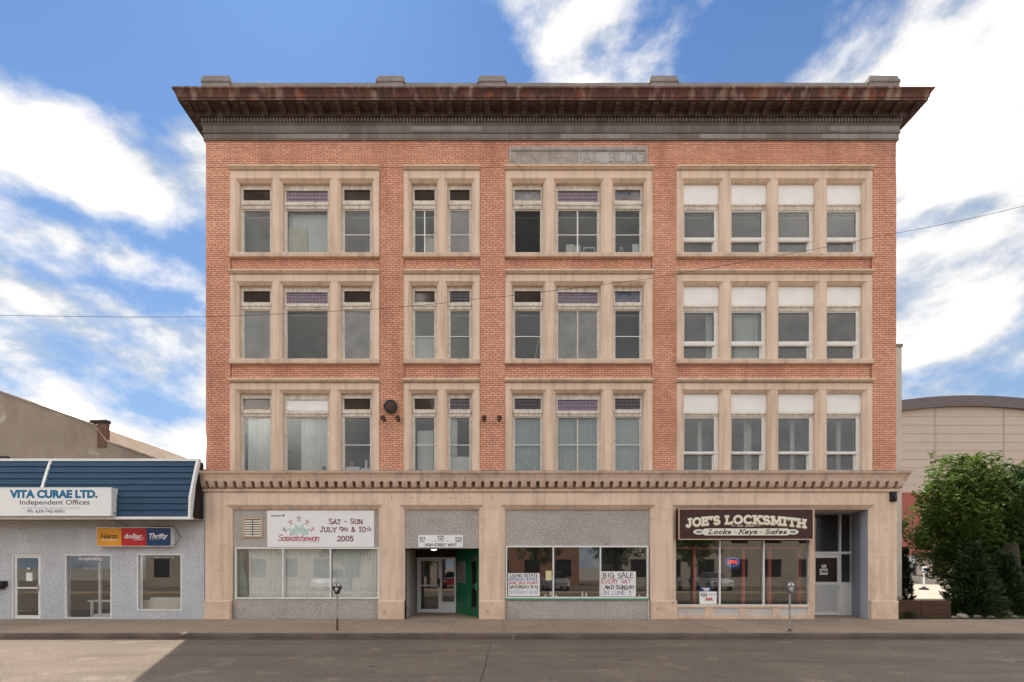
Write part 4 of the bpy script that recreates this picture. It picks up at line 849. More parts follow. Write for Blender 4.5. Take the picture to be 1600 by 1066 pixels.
# ================================================================== THINGS ON THE BRICK BUILDING
# exhibition board
def exhibition():
    y = Y1 - .03; x0, x1, z0, z1 = X(417.5, y), X(584.5, y), Z(854.7, y), Z(798, y)
    o = B(x0, x1, y, Y1 + .005, z0, z1).build('event_board', 'sign_white', label='white event board lettered SAT - SUN JULY 9th & 10th 2005', cat='sign')
    P = lambda px: X(px, y); Q = lambda py: Z(py, y)
    mb = MB(); strokes(mb, 'Sat - Sun', P(514), P(566), Q(818.5), .165, y, .030, serif=.09, caps=.8)
    strokes(mb, 'July', P(500), P(525.5), Q(831), .165, y, .030, serif=.09, caps=.8); strokes(mb, '9', P(530.5), P(536.5), Q(831), .155, y, .030); strokes(mb, 'th', P(537.5), P(543.5), Q(829.6), .12, y, .020, serif=.1)
    strokes(mb, '&', P(549), P(555), Q(831), .15, y, .028); strokes(mb, '10', P(561), P(571), Q(831), .155, y, .030, serif=.1); strokes(mb, 'th', P(572.5), P(580), Q(829.6), .12, y, .020, serif=.1)
    strokes(mb, '2005', P(527.5), P(552), Q(845.5), .16, y, .032, serif=.06); mb.build('date_lettering', 'ink_maroon', o)
    mb = MB(); strokes(mb, 'Saskatchewan', P(434), P(498), Q(845), .20, y - .003, .024, shear=.35, gap=.03); mb.build('script_lettering', 'ink_red', o)
    mb = MB(); strokes(mb, '100 YEARS', P(470), P(498), Q(847.6), .032, y, .008, gap=.5); mb.build('small_lettering', 'ink_faint', o)
    mb = MB(); strokes(mb, 'Saskatchewan', P(423), P(440), Q(807), .05, y, .010, shear=.3, gap=.05); ellipse(mb, P(443), Q(805.6), .04, .036, y - .004, y + .001, 8); mb.build('corner_emblem', 'ink_slate', o)
    mb = MB(); cx, cz = P(467.5), Q(838)
    for k, a in enumerate(range(18, 180, 18)):
        l = .46 if k % 2 else .36; c, s_ = math.cos(R(a)), math.sin(R(a)); n_ = (-s_ * .045, c * .045); yy = y - .0015 - k * .0001
        mb.quad((cx + c * .06, yy, cz + s_ * .06), (cx + c * l * .75 - n_[0], yy, cz + s_ * l * .75 - n_[1]), (cx + c * l, yy, cz + s_ * l), (cx + c * l * .75 + n_[0], yy, cz + s_ * l * .75 + n_[1]))
    mb.build('fan_emblem', 'ink_green', o)
    for k, (px, py) in enumerate(((445, 828), (454, 816.5), (467, 811), (480, 816.5), (488, 827.5))):
        a = R(50 - 25 * k); mb = MB(); cx, cz = P(px), Q(py)
        def seg_(p, q):
            r = lambda t: (cx + t[0] * math.cos(a) - t[1] * math.sin(a), cz + t[0] * math.sin(a) + t[1] * math.cos(a))
            (xa, za), (xb, zb) = r(p), r(q); L_ = math.hypot(xb - xa, zb - za); nx, nz = -(zb - za) / L_ * .011, (xb - xa) / L_ * .011; mb.k += 1; yy = y - .002 - mb.k * .0001
            mb.quad((xa - nx, yy, za - nz), (xb - nx, yy, zb - nz), (xb + nx, yy, zb + nz), (xa + nx, yy, za + nz))
        for p, q in (((0, -.02), (0, .05)), ((0, .02), (-.085, .05)), ((0, .02), (.085, .05)), ((0, -.02), (-.06, -.085)), ((0, -.02), (.06, -.085)), ((-.015, .085), (.015, .085))): seg_(p, q)
        mb.build('dancer_emblem', 'ink_red' if k in (1, 3, 4) else 'ink_slate', o)
exhibition()
def address():
    y = Y1 - .025; x0, x1, z0, z1 = X(653.6, y), X(723.2, y), Z(855.5, y), Z(836.2, y); P = lambda px: X(px, y); Q = lambda py: Z(py, y)
    o = B(x0, x1, y, Y1 + .004, z0, z1).build('address_sign', 'sign_white', label='white HIGH STREET WEST number sign over the entry', cat='sign')
    mb = MB(); strokes(mb, '117', P(656), P(664), Q(845.5), .12, y, .02, serif=.05); strokes(mb, '121', P(684), P(693.5), Q(843), .12, y, .02, serif=.05); strokes(mb, '123', P(711.5), P(721), Q(845.5), .12, y, .02, serif=.05)
    mb.box(P(656), P(664), y - .003, y, Q(847.4), Q(847.4) + .012); mb.box(P(711.5), P(720), y - .003, y, Q(847.4), Q(847.4) + .012)
    strokes(mb, 'HIGH STREET WEST', P(664), P(713), Q(853.2), .075, y, .014, serif=.07); mb.build('lettering', 'ink', o)
    strokes(MB(), 'high street west', P(676), P(703), Q(846.2), .035, y, .006, shear=.2).build('faint_lettering', 'ink_faint', o)
address()
def locksmith():
    y = -.12; x0, x1, z0, z1 = X(1060, y), X(1271, y), Z(843.5, y), Z(795, y); P = lambda px: X(px, y); Q = lambda py: Z(py, y)
    o = B(x0, x1, y, .2, z0, z1).build('locksmith_sign', 'sign_brown', label="dark brown shop sign with arched cream lettering and a cream banner", cat='sign')
    MB().frame(x0, x1, z0, z1, y - .02, y - .0005, .028).build('sign_border', 'sign_tan', o)
    xa, xb = P(1073), P(1258); ar = lambda lo, hi: (lambda u: .125 * (1 - ((lo + (hi - lo) * u) * 2 - 1) ** 2) - .02 * (lo + (hi - lo) * u))
    fj = (P(1124) - xa) / (xb - xa); fl = (P(1134.5) - xa) / (xb - xa)
    for m_, w_, dy, dz in (('gold_shadow', .098, 0, -.018), ('sign_cream', .072, .004, 0)):
        mb = MB(); strokes(mb, "JOE'S", xa, P(1124), Q(823) + dz, .235, y - dy, w_, serif=.15, arch=ar(0, fj), gap=.26, t=.003); mb.build('name_lettering', m_, o); mb = MB(); strokes(mb, 'LOCKSMITH', P(1134.5), xb, Q(823) + dz, .235, y - dy, w_, serif=.15, arch=ar(fl, 1), gap=.26, t=.003); mb.build('name_lettering', m_, o)
    mb = MB(); strokes(mb, 'Est 2006', P(1152), P(1178), Q(822.8), .055, y, .011, shear=.3); strokes(mb, '-', P(1142), P(1150), Q(822.8), .05, y, .012); strokes(mb, '-', P(1180), P(1188), Q(822.8), .05, y, .012); mb.build('date_lettering', 'sign_cream', o)
    cz = Q(831.3); mb = MB(); h = .115; pl = []
    L0, L1 = P(1100), P(1232)
    pill = arc(L1 - .06, cz, .12, h, -90, 90, 8) + arc(L0 + .06, cz, .12, h, 90, 270, 8)
    mb.prism(pill[::-1], y - .003, y + .001, 'y'); pi = mb.build('banner', 'sign_cream', o)
    for px in (1092, 1239):
        ellipse(MB(), P(px), cz, .185, .088, y - .0045, y + .001).build('banner_end', 'sign_cream', o); ellipse(MB(), P(px), cz, .105, .038, y - .006, y + .001).build('banner_eye', 'teal', o)
    mb = MB(); y2 = y - .003
    for t_, a, b in (('Locks', 1107, 1141), ('Keys', 1154, 1182), ('Safes', 1195, 1228)): strokes(mb, t_, P(a), P(b), Q(834), .13, y2, .028, serif=.10, shear=.28, gap=.2)
    for a in (1145.5, 1186.5): strokes(mb, '-', P(a), P(a + 6), Q(834), .1, y2, .014)
    mb.build('trade_lettering', 'ink', o)
locksmith()
def poster(name, label, px0, px1, py0, py1, y, lines, m='paper', cat='poster', tilt=0):
    x0, x1, z0, z1 = X(px0, y), X(px1, y), Z(py1, y), Z(py0, y)
    o = B(x0, x1, y, y + .006, z0, z1).build(name, m, label=label, cat=cat)
    for (t_, fx0, fx1, fz, fh, mm, w) in lines:
        i = 0
        for word in t_.split(' '):
            strokes(MB(), t_, x0 + (x1 - x0) * fx0, x0 + (x1 - x0) * fx1, z0 + (z1 - z0) * fz, (z1 - z0) * fh, y, w, jit=.085, only=(i, i + len(word))).build('lettering', mm, o); i += len(word) + 1
    return o
yp = Y1 + .024
poster('sale_poster', 'hand lettered poster reading LIVING ESTATE DISPERSAL SERVICE on the dark shop window', 794, 843.3, 895.7, 931.5, yp,
       [('LIVING ESTATE', .05, .93, .83, .12, 'ink', .017), ('DISPERSAL SERVICE', .03, .93, .68, .11, 'ink_pen_blue', .014), ('JUNE SALE HOURS', .03, .93, .52, .11, 'ink_red', .016), ('SATURDAY 8-12', .04, .94, .33, .12, 'ink', .018), ('SUNDAY 8-12', .04, .94, .10, .14, 'ink_pen_pale', .018)])
poster('sale_poster', 'hand lettered poster reading BIG SALE EVERY SAT AND SUNDAY IN JUNE', 939.5, 993.5, 893, 931.8, yp,
       [('BIG SALE', .06, .93, .74, .20, 'ink_grey', .026), ('EVERY SAT', .02, .85, .52, .17, 'ink_red', .020), ('AND SUNDAY', .09, .97, .29, .15, 'ink', .022), ('IN JUNE !!', .05, .86, .06, .16, 'ink_pen_blue', .018)])
poster('notice', 'small yellow notice taped inside the dark shop window', 852.5, 862, 892, 907, yp, [], 'paper_yellow', 'notice')
yq = Y4 + .024
o = poster('club_sign', 'white card with red and black emblems in the locksmith window', 1093, 1119.7, 924.5, 944, yq, [('AAA', .36, .76, .28, .22, 'ink_red', .030), ('CAA', .12, .40, .66, .16, 'ink_slate', .016), ('Locks Keys', .55, .92, .72, .10, 'ink_faint', .008)], 'sign_white', 'sign')
mb = MB(); cx, cz = X(1100, yq), Z(929.5, yq)
for k in range(16):
    a, b = R(k * 22.5), R(k * 22.5 + 22.5); mb.quad((cx + .12 * math.cos(a), yq - .003, cz + .075 * math.sin(a)), (cx + .12 * math.cos(b), yq - .003, cz + .075 * math.sin(b)), (cx + .10 * math.cos(b), yq - .003, cz + .06 * math.sin(b)), (cx + .10 * math.cos(a), yq - .003, cz + .06 * math.sin(a)))
mb.build('emblem_ring', 'ink_slate', o)
poster('hours_sign', 'small blue sticker above the white card in the locksmith window', 1093.5, 1112, 918, 924, yq, [('EMERGENCY', .2, .85, .58, .22, 'sign_white', .012), ('SERVICE', .35, .75, .16, .22, 'sign_white', .012)], 'navy', 'sign')
# neon OPEN
def neon():
    y = Y4 + .05; cx, cz = X(1145.5, y), Z(878.5, y)
    o = B(cx - .26, cx + .24, y + .03, y + .05, cz - .22, cz + .16).build('neon_sign', 'navy', label='lit red and blue oval OPEN neon sign in the locksmith window', cat='neon sign')
    mb = MB(); pts = [(cx + .215 * math.cos(a), y + .015, cz + .135 * math.sin(a)) for a in [k * math.pi / 12 for k in range(25)]]; mb.tube(pts, .009, 6); mb.build('neon_ring', 'neon_blue', o)
    strokes(MB(), 'OPEN', cx - .15, cx + .15, cz - .055, .11, y + .02, .018).build('neon_letters', 'neon_red', o)
    MB().tube([(cx - .1, y + .04, cz + .15), (cx - .1, y + .04, 2.7)], .004, 5).build('hanging_chain', 'galv', o)
neon()
yd = D4 - .012
o = poster('door_card', 'white OPEN card hanging on the glass of the white shop door', 1281, 1293.3, 889, 898, yd, [('OPEN', .1, .9, .28, .42, 'ink', .024)], 'sign_white', 'sign')
strokes(MB(), '125', X(1284, yd), X(1291, yd), Z(886.8, yd), .09, D4 - .004, .022).build('door_number', 'sign_white', label='white street number sticker above the card on the shop door', cat='number')
# horn, lamps and box on the wall
def horn():
    c = (X(611.5), -.002, Z(637)); o = thing('alarm_horn', c, 'round black alarm horn on the brick pier beside the second floor windows', 'alarm')
    MB().lathe([(.19, .004), (.20, -.06), (.225, -.10), (.225, -.13), (.20, -.14)], c, 'y', 28).build('horn_body', 'horn', o, smooth=False)
    MB().lathe([(.15, -.139), (.13, -.155), (.06, -.17), (.0, -.172)], c, 'y', 24).build('horn_face', 'rusty_lamp', o)
horn()
for k, (px, lab) in enumerate(((600.5, 'rusty wall lamp under the alarm horn, nearer the low blue-roofed shop'), (623, 'rusty wall lamp under the alarm horn, nearer the two-window bay'), (756.5, 'rusty wall lamp on the pier without horn, nearer the two-window bay'), (780, 'rusty wall lamp on the pier without horn, nearer the three lead-glass transoms'))):
    c = (X(px), 0, Z(657)); o = thing('wall_lamp', c, lab, 'lamp', 'small rusty wall lamps')
    MB().lathe([(.05, .005), (.05, -.02), (.02, -.025)], c, 'y', 12).build('base_plate', 'rusty_lamp', o)
    MB().tube([(c[0], -.02, c[2]), (c[0], -.12, c[2] + .03)], .018, 8).build('arm', 'rusty_lamp', o)
    MB().lathe([(.035, -.10), (.075, -.14), (.085, -.22), (.07, -.235), (.0, -.22)], (c[0], 0, c[2] + .02), 'y', 14).build('lamp_head', 'rusty_lamp', o)
MB().bbox(X(1389), X(1398), -.12, 0, Z(784), Z(769.5), .02).box(X(1391), X(1396), -.16, -.12, Z(782), Z(776)).build('wall_box', 'black', label='small black box fixed high on the corner pier', cat='wall box')
for k, px in enumerate((612.5, 645, 674.5, 704, 734, 768.5)):
    MB().lathe([(.018, .01), (.018, -.015), (.008, -.03)], (X(px), YF, Z(778)), 'y', 10).build('frieze_stud', 'rusty_lamp', front)

# curtains, blinds and things behind the panes
def curtain(key, a, b, label, m='curtain', z=(0, 1), folds=6, amp=.03, dy=.07, name='curtain'):
    gx0, gx1, z0, z1, y = WIN[key]; x0, x1 = gx0 + (gx1 - gx0) * a, gx0 + (gx1 - gx0) * b
    return MB().wave(x0, x1, z0 + (z1 - z0) * z[0] - (.01 if z[0] == 0 else 0), z0 + (z1 - z0) * z[1], y + dy, folds, amp, rng=random.Random(key[0] * 37 + key[1] * 7 + key[2])).build(name, m, label=label, cat='curtain', group='curtains behind the upper windows')
curtain((2, 0, 0), .12, 1.03, 'white pleated curtain in second floor window nearest the low shop', folds=7)
curtain((2, 0, 1), .32, 1.02, 'white pleated curtain drawn halfway under the white transom panel', folds=8)
curtain((2, 1, 1), -.02, .36, 'narrow white drape in second floor window above the entrance', folds=3, z=(.3, 1))
curtain((2, 2, 0), -.03, 1.03, 'limp grey sheer in the second floor lead-glass window beside the rusty lamps', 'sheer', folds=4, amp=.02)
curtain((2, 2, 1), -.02, 1.02, 'swagged blue grey sheer in the wide second floor lead-glass window', 'sheer', folds=9, amp=.025)
curtain((2, 2, 2), -.03, 1.03, 'blue grey sheer in second floor lead-glass window next to the boarded bay', 'sheer', folds=5, amp=.02)
curtain((1, 3, 1), .18, 1.0, 'white pleated curtain in the third floor boarded bay', folds=7, dy=.12)
curtain((1, 3, 0), .80, 1.0, 'narrow white drape at the edge of a third floor boarded-bay window', folds=2, dy=.12)
for w in (0, 1, 2, 3): curtain((2, 3, w), .6, .74 if w != 1 else .85, ['thin pale drape in the second floor boarded-bay window nearest the name-stone bay', 'wider pale drape in a second floor boarded-bay window', 'thin pale drape in a second floor boarded-bay window between two others', 'thin pale drape in the second floor boarded-bay window by the building corner'][w], 'blind', folds=2, amp=.015, dy=.3)
curtain((0, 0, 1), .0, 1.0, 'pale cloth hanging behind cream boards in a top floor window', 'blind', folds=5, amp=.02, dy=.16)
curtain((1, 1, 0), .0, 1.0, 'pale half-length sheer low in the third floor window above the entrance', 'blind', folds=4, amp=.01, z=(0, .5), dy=.10)
def inwin(key, a, b, c, d, dy=.05, th=.03):
    gx0, gx1, z0, z1, y = WIN[key]; return (gx0 + (gx1 - gx0) * a, gx0 + (gx1 - gx0) * b, y + dy, y + dy + th, z0 + (z1 - z0) * c - (.012 if c == 0 else 0), z0 + (z1 - z0) * d)
MB().box(*inwin((0, 0, 1), .02, .48, 0, .64)).build('cream_board', 'cardboard', label='taller cream board leaning in the top floor lead-glass window', cat='board')
MB().box(*inwin((0, 0, 1), .5, .99, 0, .60, .06)).build('cream_board', 'paper', label='shorter white board leaning in the top floor lead-glass window', cat='board')
MB().box(*inwin((0, 1, 0), .5, .98, 0, .48)).build('cream_board', 'cardboard', label='cream board leaning in the top floor window above the entrance', cat='board')
MB().box(*inwin((0, 2, 1), .22, .42, 0, .29, .05, .2)).build('cardboard_box', 'cardboard', label='cream box beside a white one on the top floor sill', cat='box')
MB().box(*inwin((0, 2, 1), .43, .58, 0, .28, .07, .2)).build('cardboard_box', 'paper', label='white box beside a cream one on the top floor sill', cat='box')
q = inwin((0, 2, 1), .66, .95, 0, .23); MB().frame(q[0], q[1], q[4], q[5], q[2], q[3], .03).build('picture_frame', 'paper', label='small empty white picture frame standing on the top floor sill', cat='picture frame')
q = inwin((0, 2, 2), .12, .42, 0, .22); xm_ = (q[0] + q[1]) / 2; MB().tube([(q[0], q[2], q[4]), (xm_ - .02, q[2], q[5])], .014, 6).tube([(q[1], q[2], q[4]), (xm_ + .02, q[2], q[5])], .014, 6).tube([(xm_ - .05, q[2], q[5]), (xm_ + .05, q[2], q[5])], .014, 6).tube([(q[0] + .05, q[2], q[4] + .1), (q[1] - .05, q[2], q[4] + .1)], .01, 6).build('small_easel', 'paper', label='small white easel in the top floor window next to the boarded bay', cat='easel')
MB().box(*inwin((0, 2, 2), .72, .98, 0, .30)).build('cream_board', 'paper', label='white board beside the small easel on the top floor', cat='board')
q = inwin((2, 0, 2), .04, .56, 0, .09, .03, .2); MB().bbox(*q, .01).build('white_box', 'paper', label='longer low white box on the second floor sill under a red tub', cat='box')
q2 = inwin((2, 0, 2), .62, .98, 0, .06, .03, .2); MB().bbox(*q2, .01).build('white_box', 'paper', label='shorter low white box on the second floor sill under a paper roll', cat='box')
MB().lathe([(.065, -.005), (.075, .16), (.08, .165), (.0, .165)], ((q[0] * .6 + q[1] * .4), q[2] + .1, q[5]), n=16).build('tub', 'ink_red', label='red tub standing on a white box in the second floor window', cat='tub')
MB().lathe([(.05, -.005), (.05, .28), (.02, .28), (.02, .24)], ((q2[0] + q2[1]) / 2, q2[2] + .1, q2[5]), n=16).build('paper_roll', 'paper', label='white paper roll standing on a box in the second floor window', cat='roll')
MB().wave(*[inwin((2, 1, 1), .0, 1., 0, .28)[i] for i in (0, 1, 4, 5)], inwin((2, 1, 1), 0, 1, 0, .3)[2], 2, .02).build('white_sheet', 'paper', label='bright white sheet across the lower second floor window above the entrance', cat='sheet')
q = inwin((2, 1, 0), .08, .9, .02, .8, .25); MB().frame(q[0], q[1], q[4], q[5], q[2], q[3], .06).box(q[0] + .05, q[1] - .05, q[2] + .01, q[3] - .005, q[4] + .05, q[5] - .05).build('inner_door', 'blind', label='pale panelled inner door behind a second floor window above the entrance', cat='door')
q = inwin((1, 2, 0), .86, .92, 0, .5); MB().tube([(q[0] - .1, q[2], q[4]), (q[1] + .05, q[2], q[5])], .01, 6).build('leaning_stick', 'paper', label='white stick leaning in the third floor window beside the two-window bay', cat='stick')
q = inwin((2, 2, 0), .2, .9, .0, .25, .03); MB().tube([(q[0], q[2], q[5]), (q[1], q[2], q[4])], .012, 6).build('leaning_stick', 'paper', label='white stick slanting across the second floor sheer beside rusty lamps', cat='stick')
# small plant in the half-curtained window
def houseplant():
    gx0, gx1, z0, z1, y = WIN[(2, 0, 1)]; c = (gx0 + (gx1 - gx0) * .88, y + .06, z0); rng = random.Random(4)
    o = thing('house_plant', c, 'small potted plant on the sill of the half-curtained window', 'plant')
    MB().lathe([(.035, -.01), (.05, .06), (.05, .07), (.0, .065)], c, n=12).build('pot', 'rusty_lamp', o)
    mb = MB()
    for k in range(26):
        a = rng.random() * 6.28; e = rng.uniform(.4, 1.4); l = rng.uniform(.08, .17); d_ = Vector((math.cos(a) * math.cos(e), math.sin(a) * math.cos(e) * .3, math.sin(e))); p = Vector(c) + Vector((0, 0, .06)); s_ = Vector((-math.sin(a), 0, .2)) * .02
        mb.quad(p, p + d_ * l * .6 + s_, p + d_ * l, p + d_ * l * .6 - s_)
    mb.build('leaves', 'leaf_dark', o)
houseplant()
# shop curtains and goods
cx0, cx1 = X(369, Y1), X(591, Y1); zz0, zz1 = Z(933.5, Y1), Z(857.5, Y1)
MB().wave(cx0 + .32, cx0 + (cx1 - cx0) * .335, zz0 - .02, zz1, Y1 + .22, 13, .022).build('shop_curtain', 'blind', label='pale vertical curtain in shop window, with a gap at its edge, by the vent', cat='curtain', group='shop curtains')
MB().wave(cx0 + (cx1 - cx0) * .34, cx0 + (cx1 - cx0) * .66, zz0 - .02, zz1, Y1 + .21, 15, .02).build('shop_curtain', 'blind', label='pale vertical curtain in the middle pane below the white event board', cat='curtain', group='shop curtains')
MB().wave(cx0 + (cx1 - cx0) * .665, cx1, zz0 - .02, zz1, Y1 + .22, 15, .022).build('shop_curtain', 'blind', label='pale vertical curtain in the shop pane next to the entry pier', cat='curtain', group='shop curtains')
MB().prism([(cx0, zz0), (cx0 + .28, zz0), (cx0 + .24, zz0 + .5), (cx0 + .1, zz0 + 1.1), (cx0 + .12, zz1), (cx0, zz1)], Y1 + .25, Y1 + .27, 'y').build('pulled_drape', 'teal', label='dull teal drape pulled aside in the shop window by the vent', cat='curtain')
rng = random.Random(21)
for k in range(9):
    px = rng.uniform(852, 925) if k < 7 else rng.uniform(975, 1005); hh = rng.uniform(.06, .22); y = Y1 + .25 + rng.random() * .2; x = X(px, y); zb = Z(934, Y1) + .0
    labs = ['slim white bottle', 'squat cream jar', 'small figurine', 'pale vase', 'short white cup', 'tall cream candlestick', 'white teapot-like jar', 'little cream bowl', 'small pale trinket']
    MB().lathe([(.03 + .02 * rng.random(), -.01), (.05 * rng.uniform(.7, 1.2), hh * .4), (.02, hh * .8), (.03, hh), (.0, hh)], (x, y, zb), n=10).build('ornament', 'sign_cream' if k % 2 else 'paper', label=labs[k] + ' on the ledge inside the dark sale window', cat='ornament', group='ornaments in the sale window')
B(X(783.5), X(1035), .28, .75, .0, Z(934, Y1) - .005).build('display_ledge', 'dark_wood', hall)
# ================================================================== PARKING METERS
def meter(px, py, label, dark):
    dd = CAM_H * FPX / (py - HPY); x = (px - VPX) * dd / FPX; y = dd - CAM_D; h = 1.02 if not dark else 1.0
    o = thing('parking_meter', (x, y, 0), label, 'parking meter', 'parking meters along the kerb')
    MB().lathe([(.06, -.005), (.06, .012), (.035, .02), (.034, .07), (.0, .07)], (x, y, 0), n=14).build('base_flange', 'rusty_pole', o)
    MB().tube([(x, y, .01), (x, y, .33)], .028, 10).build('lower_pole', 'rusty_pole' if dark else 'galv', o); MB().tube([(x, y, .32), (x, y, h)], .0255, 10).build('pole', 'galv', o)
    mb = MB(); prof = [(-.045, 0), (.045, 0), (.065, .085), (.105, .145), (.115, .205), (-.115, .205), (-.105, .145), (-.065, .085)]
    mb.prism([(x + a, h + b) for a, b in prof][::-1], y - .065, y + .065, 'y'); mb.build('housing', 'black' if dark else 'meter_grey', o)
    mb = MB(); arcp = arc(x, h + .205, .115, .115, 0, 180, 14); mb.prism(arcp[::-1], y - .055, y + .055, 'y'); mb.build('dome', 'meter_chrome' if dark else 'meter_grey', o)
    mb = MB(); arcw = arc(x, h + .215, .085, .08, 0, 180, 12); mb.prism(arcw[::-1], y - .062, y - .054, 'y'); mb.build('window', 'paper' if not dark else 'alu', o)
    B(x - .045, x + .045, y - .072, y - .0645, h + .10, h + .17).build('coin_plate', 'alu', o); B(x - .012, x + .012, y - .066, y - .0615, h + .22, h + .285).build('dial', 'ink', o)
    MB().lathe([(.02, 0), (.02, -.03), (.008, -.035)], (x, y - .064, h + .06), 'y', 10).build('knob', 'meter_chrome', o)
meter(527, 985, 'parking meter with dark housing and rusty pole foot before the curtained shop window', True)
meter(1234, 986.5, 'grey parking meter with pale window before the locksmith shop', False)
# ================================================================== OVERHEAD WIRE
def wire():
    y = -2.0; ctrl = [(-700, 470), (-300, 487), (0, 493), (322, 495), (593, 482.5), (749, 467), (1019, 435), (1205, 402), (1363, 371), (1600, 322), (1900, 252), (2300, 150)]
    pts = []
    for i in range(len(ctrl) - 1):
        for k in range(6):
            t = k / 6; p0 = ctrl[max(i - 1, 0)]; p1 = ctrl[i]; p2 = ctrl[i + 1]; p3 = ctrl[min(i + 2, len(ctrl) - 1)]
            f = lambda a, b, c, d: .5 * ((2 * b) + (-a + c) * t + (2 * a - 5 * b + 4 * c - d) * t * t + (-a + 3 * b - 3 * c + d) * t ** 3)
            px = p1[0] + (p2[0] - p1[0]) * t; py = f(p0[1], p1[1], p2[1], p3[1]); pts.append((X(px, y), y, Z(py, y)))
    MB().tube(pts, .006, 6).build('overhead_wire', 'wire', label='thin black overhead wire crossing in front of the brick facade', cat='wire')
wire()

# ================================================================== LOW SHOP ON THE LEFT
def low_shop():
    xr = XL - .045; xl = -19.5
    o = thing('low_shop', ((xl + xr) / 2, 4, 0), 'low grey stucco shop with blue metal mansard canopy', 'building')
    hs = [(X(17), X(63.2), 0., Z(866.5)), (X(102), X(174.7), .03, Z(866.5)), (X(214), X(284.2), Z(954), Z(865.7))]
    mb = MB().plate(xl, xr, 0, 4.6, 0, hs, .22); mb.box(xl, xr, 8, 8.2, 0, 4.9); mb.box(xl, xl + .2, .23, 8, 0, 4.9); mb.box(xr - .2, xr, .23, 8, 0, 4.9); mb.build('wall', 'stucco_blue', o)
    B(xl, xr, .1, 8.2, 4.9, 5.0).build('roof', 'black', o)
    mb = MB(); mb.quad((xl + .3, 4, 0), (xr - .3, 4, 0), (xr - .3, 4, 3), (xl + .3, 4, 3)); mb.quad((xl + .3, .23, 2.9), (xl + .3, 4, 2.9), (xr - .3, 4, 2.9), (xr - .3, .23, 2.9)); mb.quad((xl + .3, .23, .01), (xr - .3, .23, .01), (xr - .3, 4, .01), (xl + .3, 4, .01)); mb.build('interior', 'shop_wall', o)
    # mansard: each board a part
    P0, P1, P2 = (-.32, 5.20), (-.74, 3.95), (-.77, 3.33)
    path = []; nb = 9
    for i in range(nb + 1):
        t = i / nb; z = P0[1] + (P2[1] - P0[1]) * t
        y = P0[0] + (P1[0] - P0[0]) * min(1, (P0[1] - z) / (P0[1] - P1[1])) ** .9 if z > P1[1] else P1[0] + (P2[0] - P1[0]) * (P1[1] - z) / (P1[1] - P2[1])
        path.append((y, z))
    for (ya, za), (yb, zb) in zip(path[:-1], path[1:]):
        pr = [(ya + .012, za - .004), (ya - .002, za - .016), (yb - .020, zb + .022), (yb - .010, zb + .004), (yb + .03, zb + .004), (ya + .05, za)]
        MB().prism(pr, xl, xr - .03, 'x').build('siding_board', 'siding', o)
    back = [(p[0] + .05, p[1]) for p in path]; MB().prism(back + [(0.02, 3.33), (0.02, 5.2)], xl + .02, xr - .04, 'x').build('canopy_core', 'black', o)
    endp = [(p[0] - .05, p[1]) for p in path] + [(path[-1][0] + .07, path[-1][1]), (path[4][0] + .09, path[4][1]), (path[0][0] + .09, path[0][1])]
    MB().prism(endp, xr - .06, xr + .015, 'x').build('end_trim', 'white_metal', o)
    MB().prism(endp, X(80.7, -.32) - .04, X(80.7, -.32) + .04, 'x').build('joint_trim', 'white_metal', o)
    MB().prism([(p[0] + .04, p[1]) for p in path] + [(-.02, 3.33), (-.02, 5.19)], xr - .035, xr - .02, 'x').build('end_panel', 'black', o)
    B(xl, xr + .02, -.36, -.2, 5.19, 5.27).build('top_flashing', 'white_metal', o)
    B(xl, xr + .02, -.81, -.66, 3.25, 3.335).build('bottom_fascia', 'white_metal', o); B(xl, xr, -.66, 0.0, 3.28, 3.31).build('canopy_soffit', 'stucco_tan', o)
    # door
    (a, b, c, d) = hs[0]
    f = MB().frame(a, b, 0, d, .02, .14, .055, b=0).build('door_frame', 'white_metal', o)
    dd = MB().frame(a + .10, b - .06, .012, d - .06, .05, .10, .055, b=.12); dd.box(a + .155, b - .115, .052, .098, Z(919) - .02, Z(919) + .03); dd = dd.build('door', 'white_metal', o)
    B(a + .055, a + .10, .06, .13, 0, d - .055).build('door_jamb', 'alu', f)
    B(a + .15, b - .11, .07, .076, .12, d - .11).build('door_pane', 'shop_pane', dd); B(b - .11, b - .075, -.0, .05, .95, 1.15).build('door_handle', 'galv', dd)
    for (a, b, c, d) in hs[1:]:
        w = MB().frame(a, b, c, d, -.012, .09, .04).build('window', 'white_metal', o); B(a + .04, b - .04, .05, .056, c + .035, d - .035).build('pane', 'shop_pane', w)
        if c < .1:
            strokes(MB(), 'Scrapbooking', X(120), X(158), Z(875), .11, .05, .014, shear=.3, gap=.03).build('window_lettering', 'paper', w); strokes(MB(), 'FOR SALE', X(127.5), X(153), Z(890.5), .075, .05, .012).build('window_lettering', 'ink_faint', w)
        else:
            strokes(MB(), 'Scrapbooking', X(228), X(270), Z(871.5), .07, .05, .012, gap=.1).build('window_lettering', 'ink_faint', w); B(a + .05, a + .13, .08, .1, c + .05, d - .05).build('inner_blind', 'blind', w)
    return hs
HS = low_shop()
MB().box(HS[0][0] + .45, HS[0][0] + .66, .062, .069, Z(908), Z(895)).build('door_paper', 'paper', label='white paper sheet taped on the glass door of the low shop', cat='paper')
mb = MB(); cx, cz = HS[0][0] + .53, Z(888); mb.prism([(cx, cz - .06), (cx + .06, cz), (cx + .035, cz + .025), (cx, cz + .005), (cx - .035, cz + .025), (cx - .06, cz)][::-1], .064, .07, 'y'); mb.build('heart_sticker', 'paper', label='white heart sticker above the paper on the low shop door', cat='sticker')
MB().bbox(X(-14), X(12.3), -.16, .005, Z(916.5), Z(908), .015).box(X(-14), X(7), -.12, .005, Z(920), Z(916.8)).build('mailbox', 'black', label='black wall mailbox beside the door of the low shop', cat='mailbox')
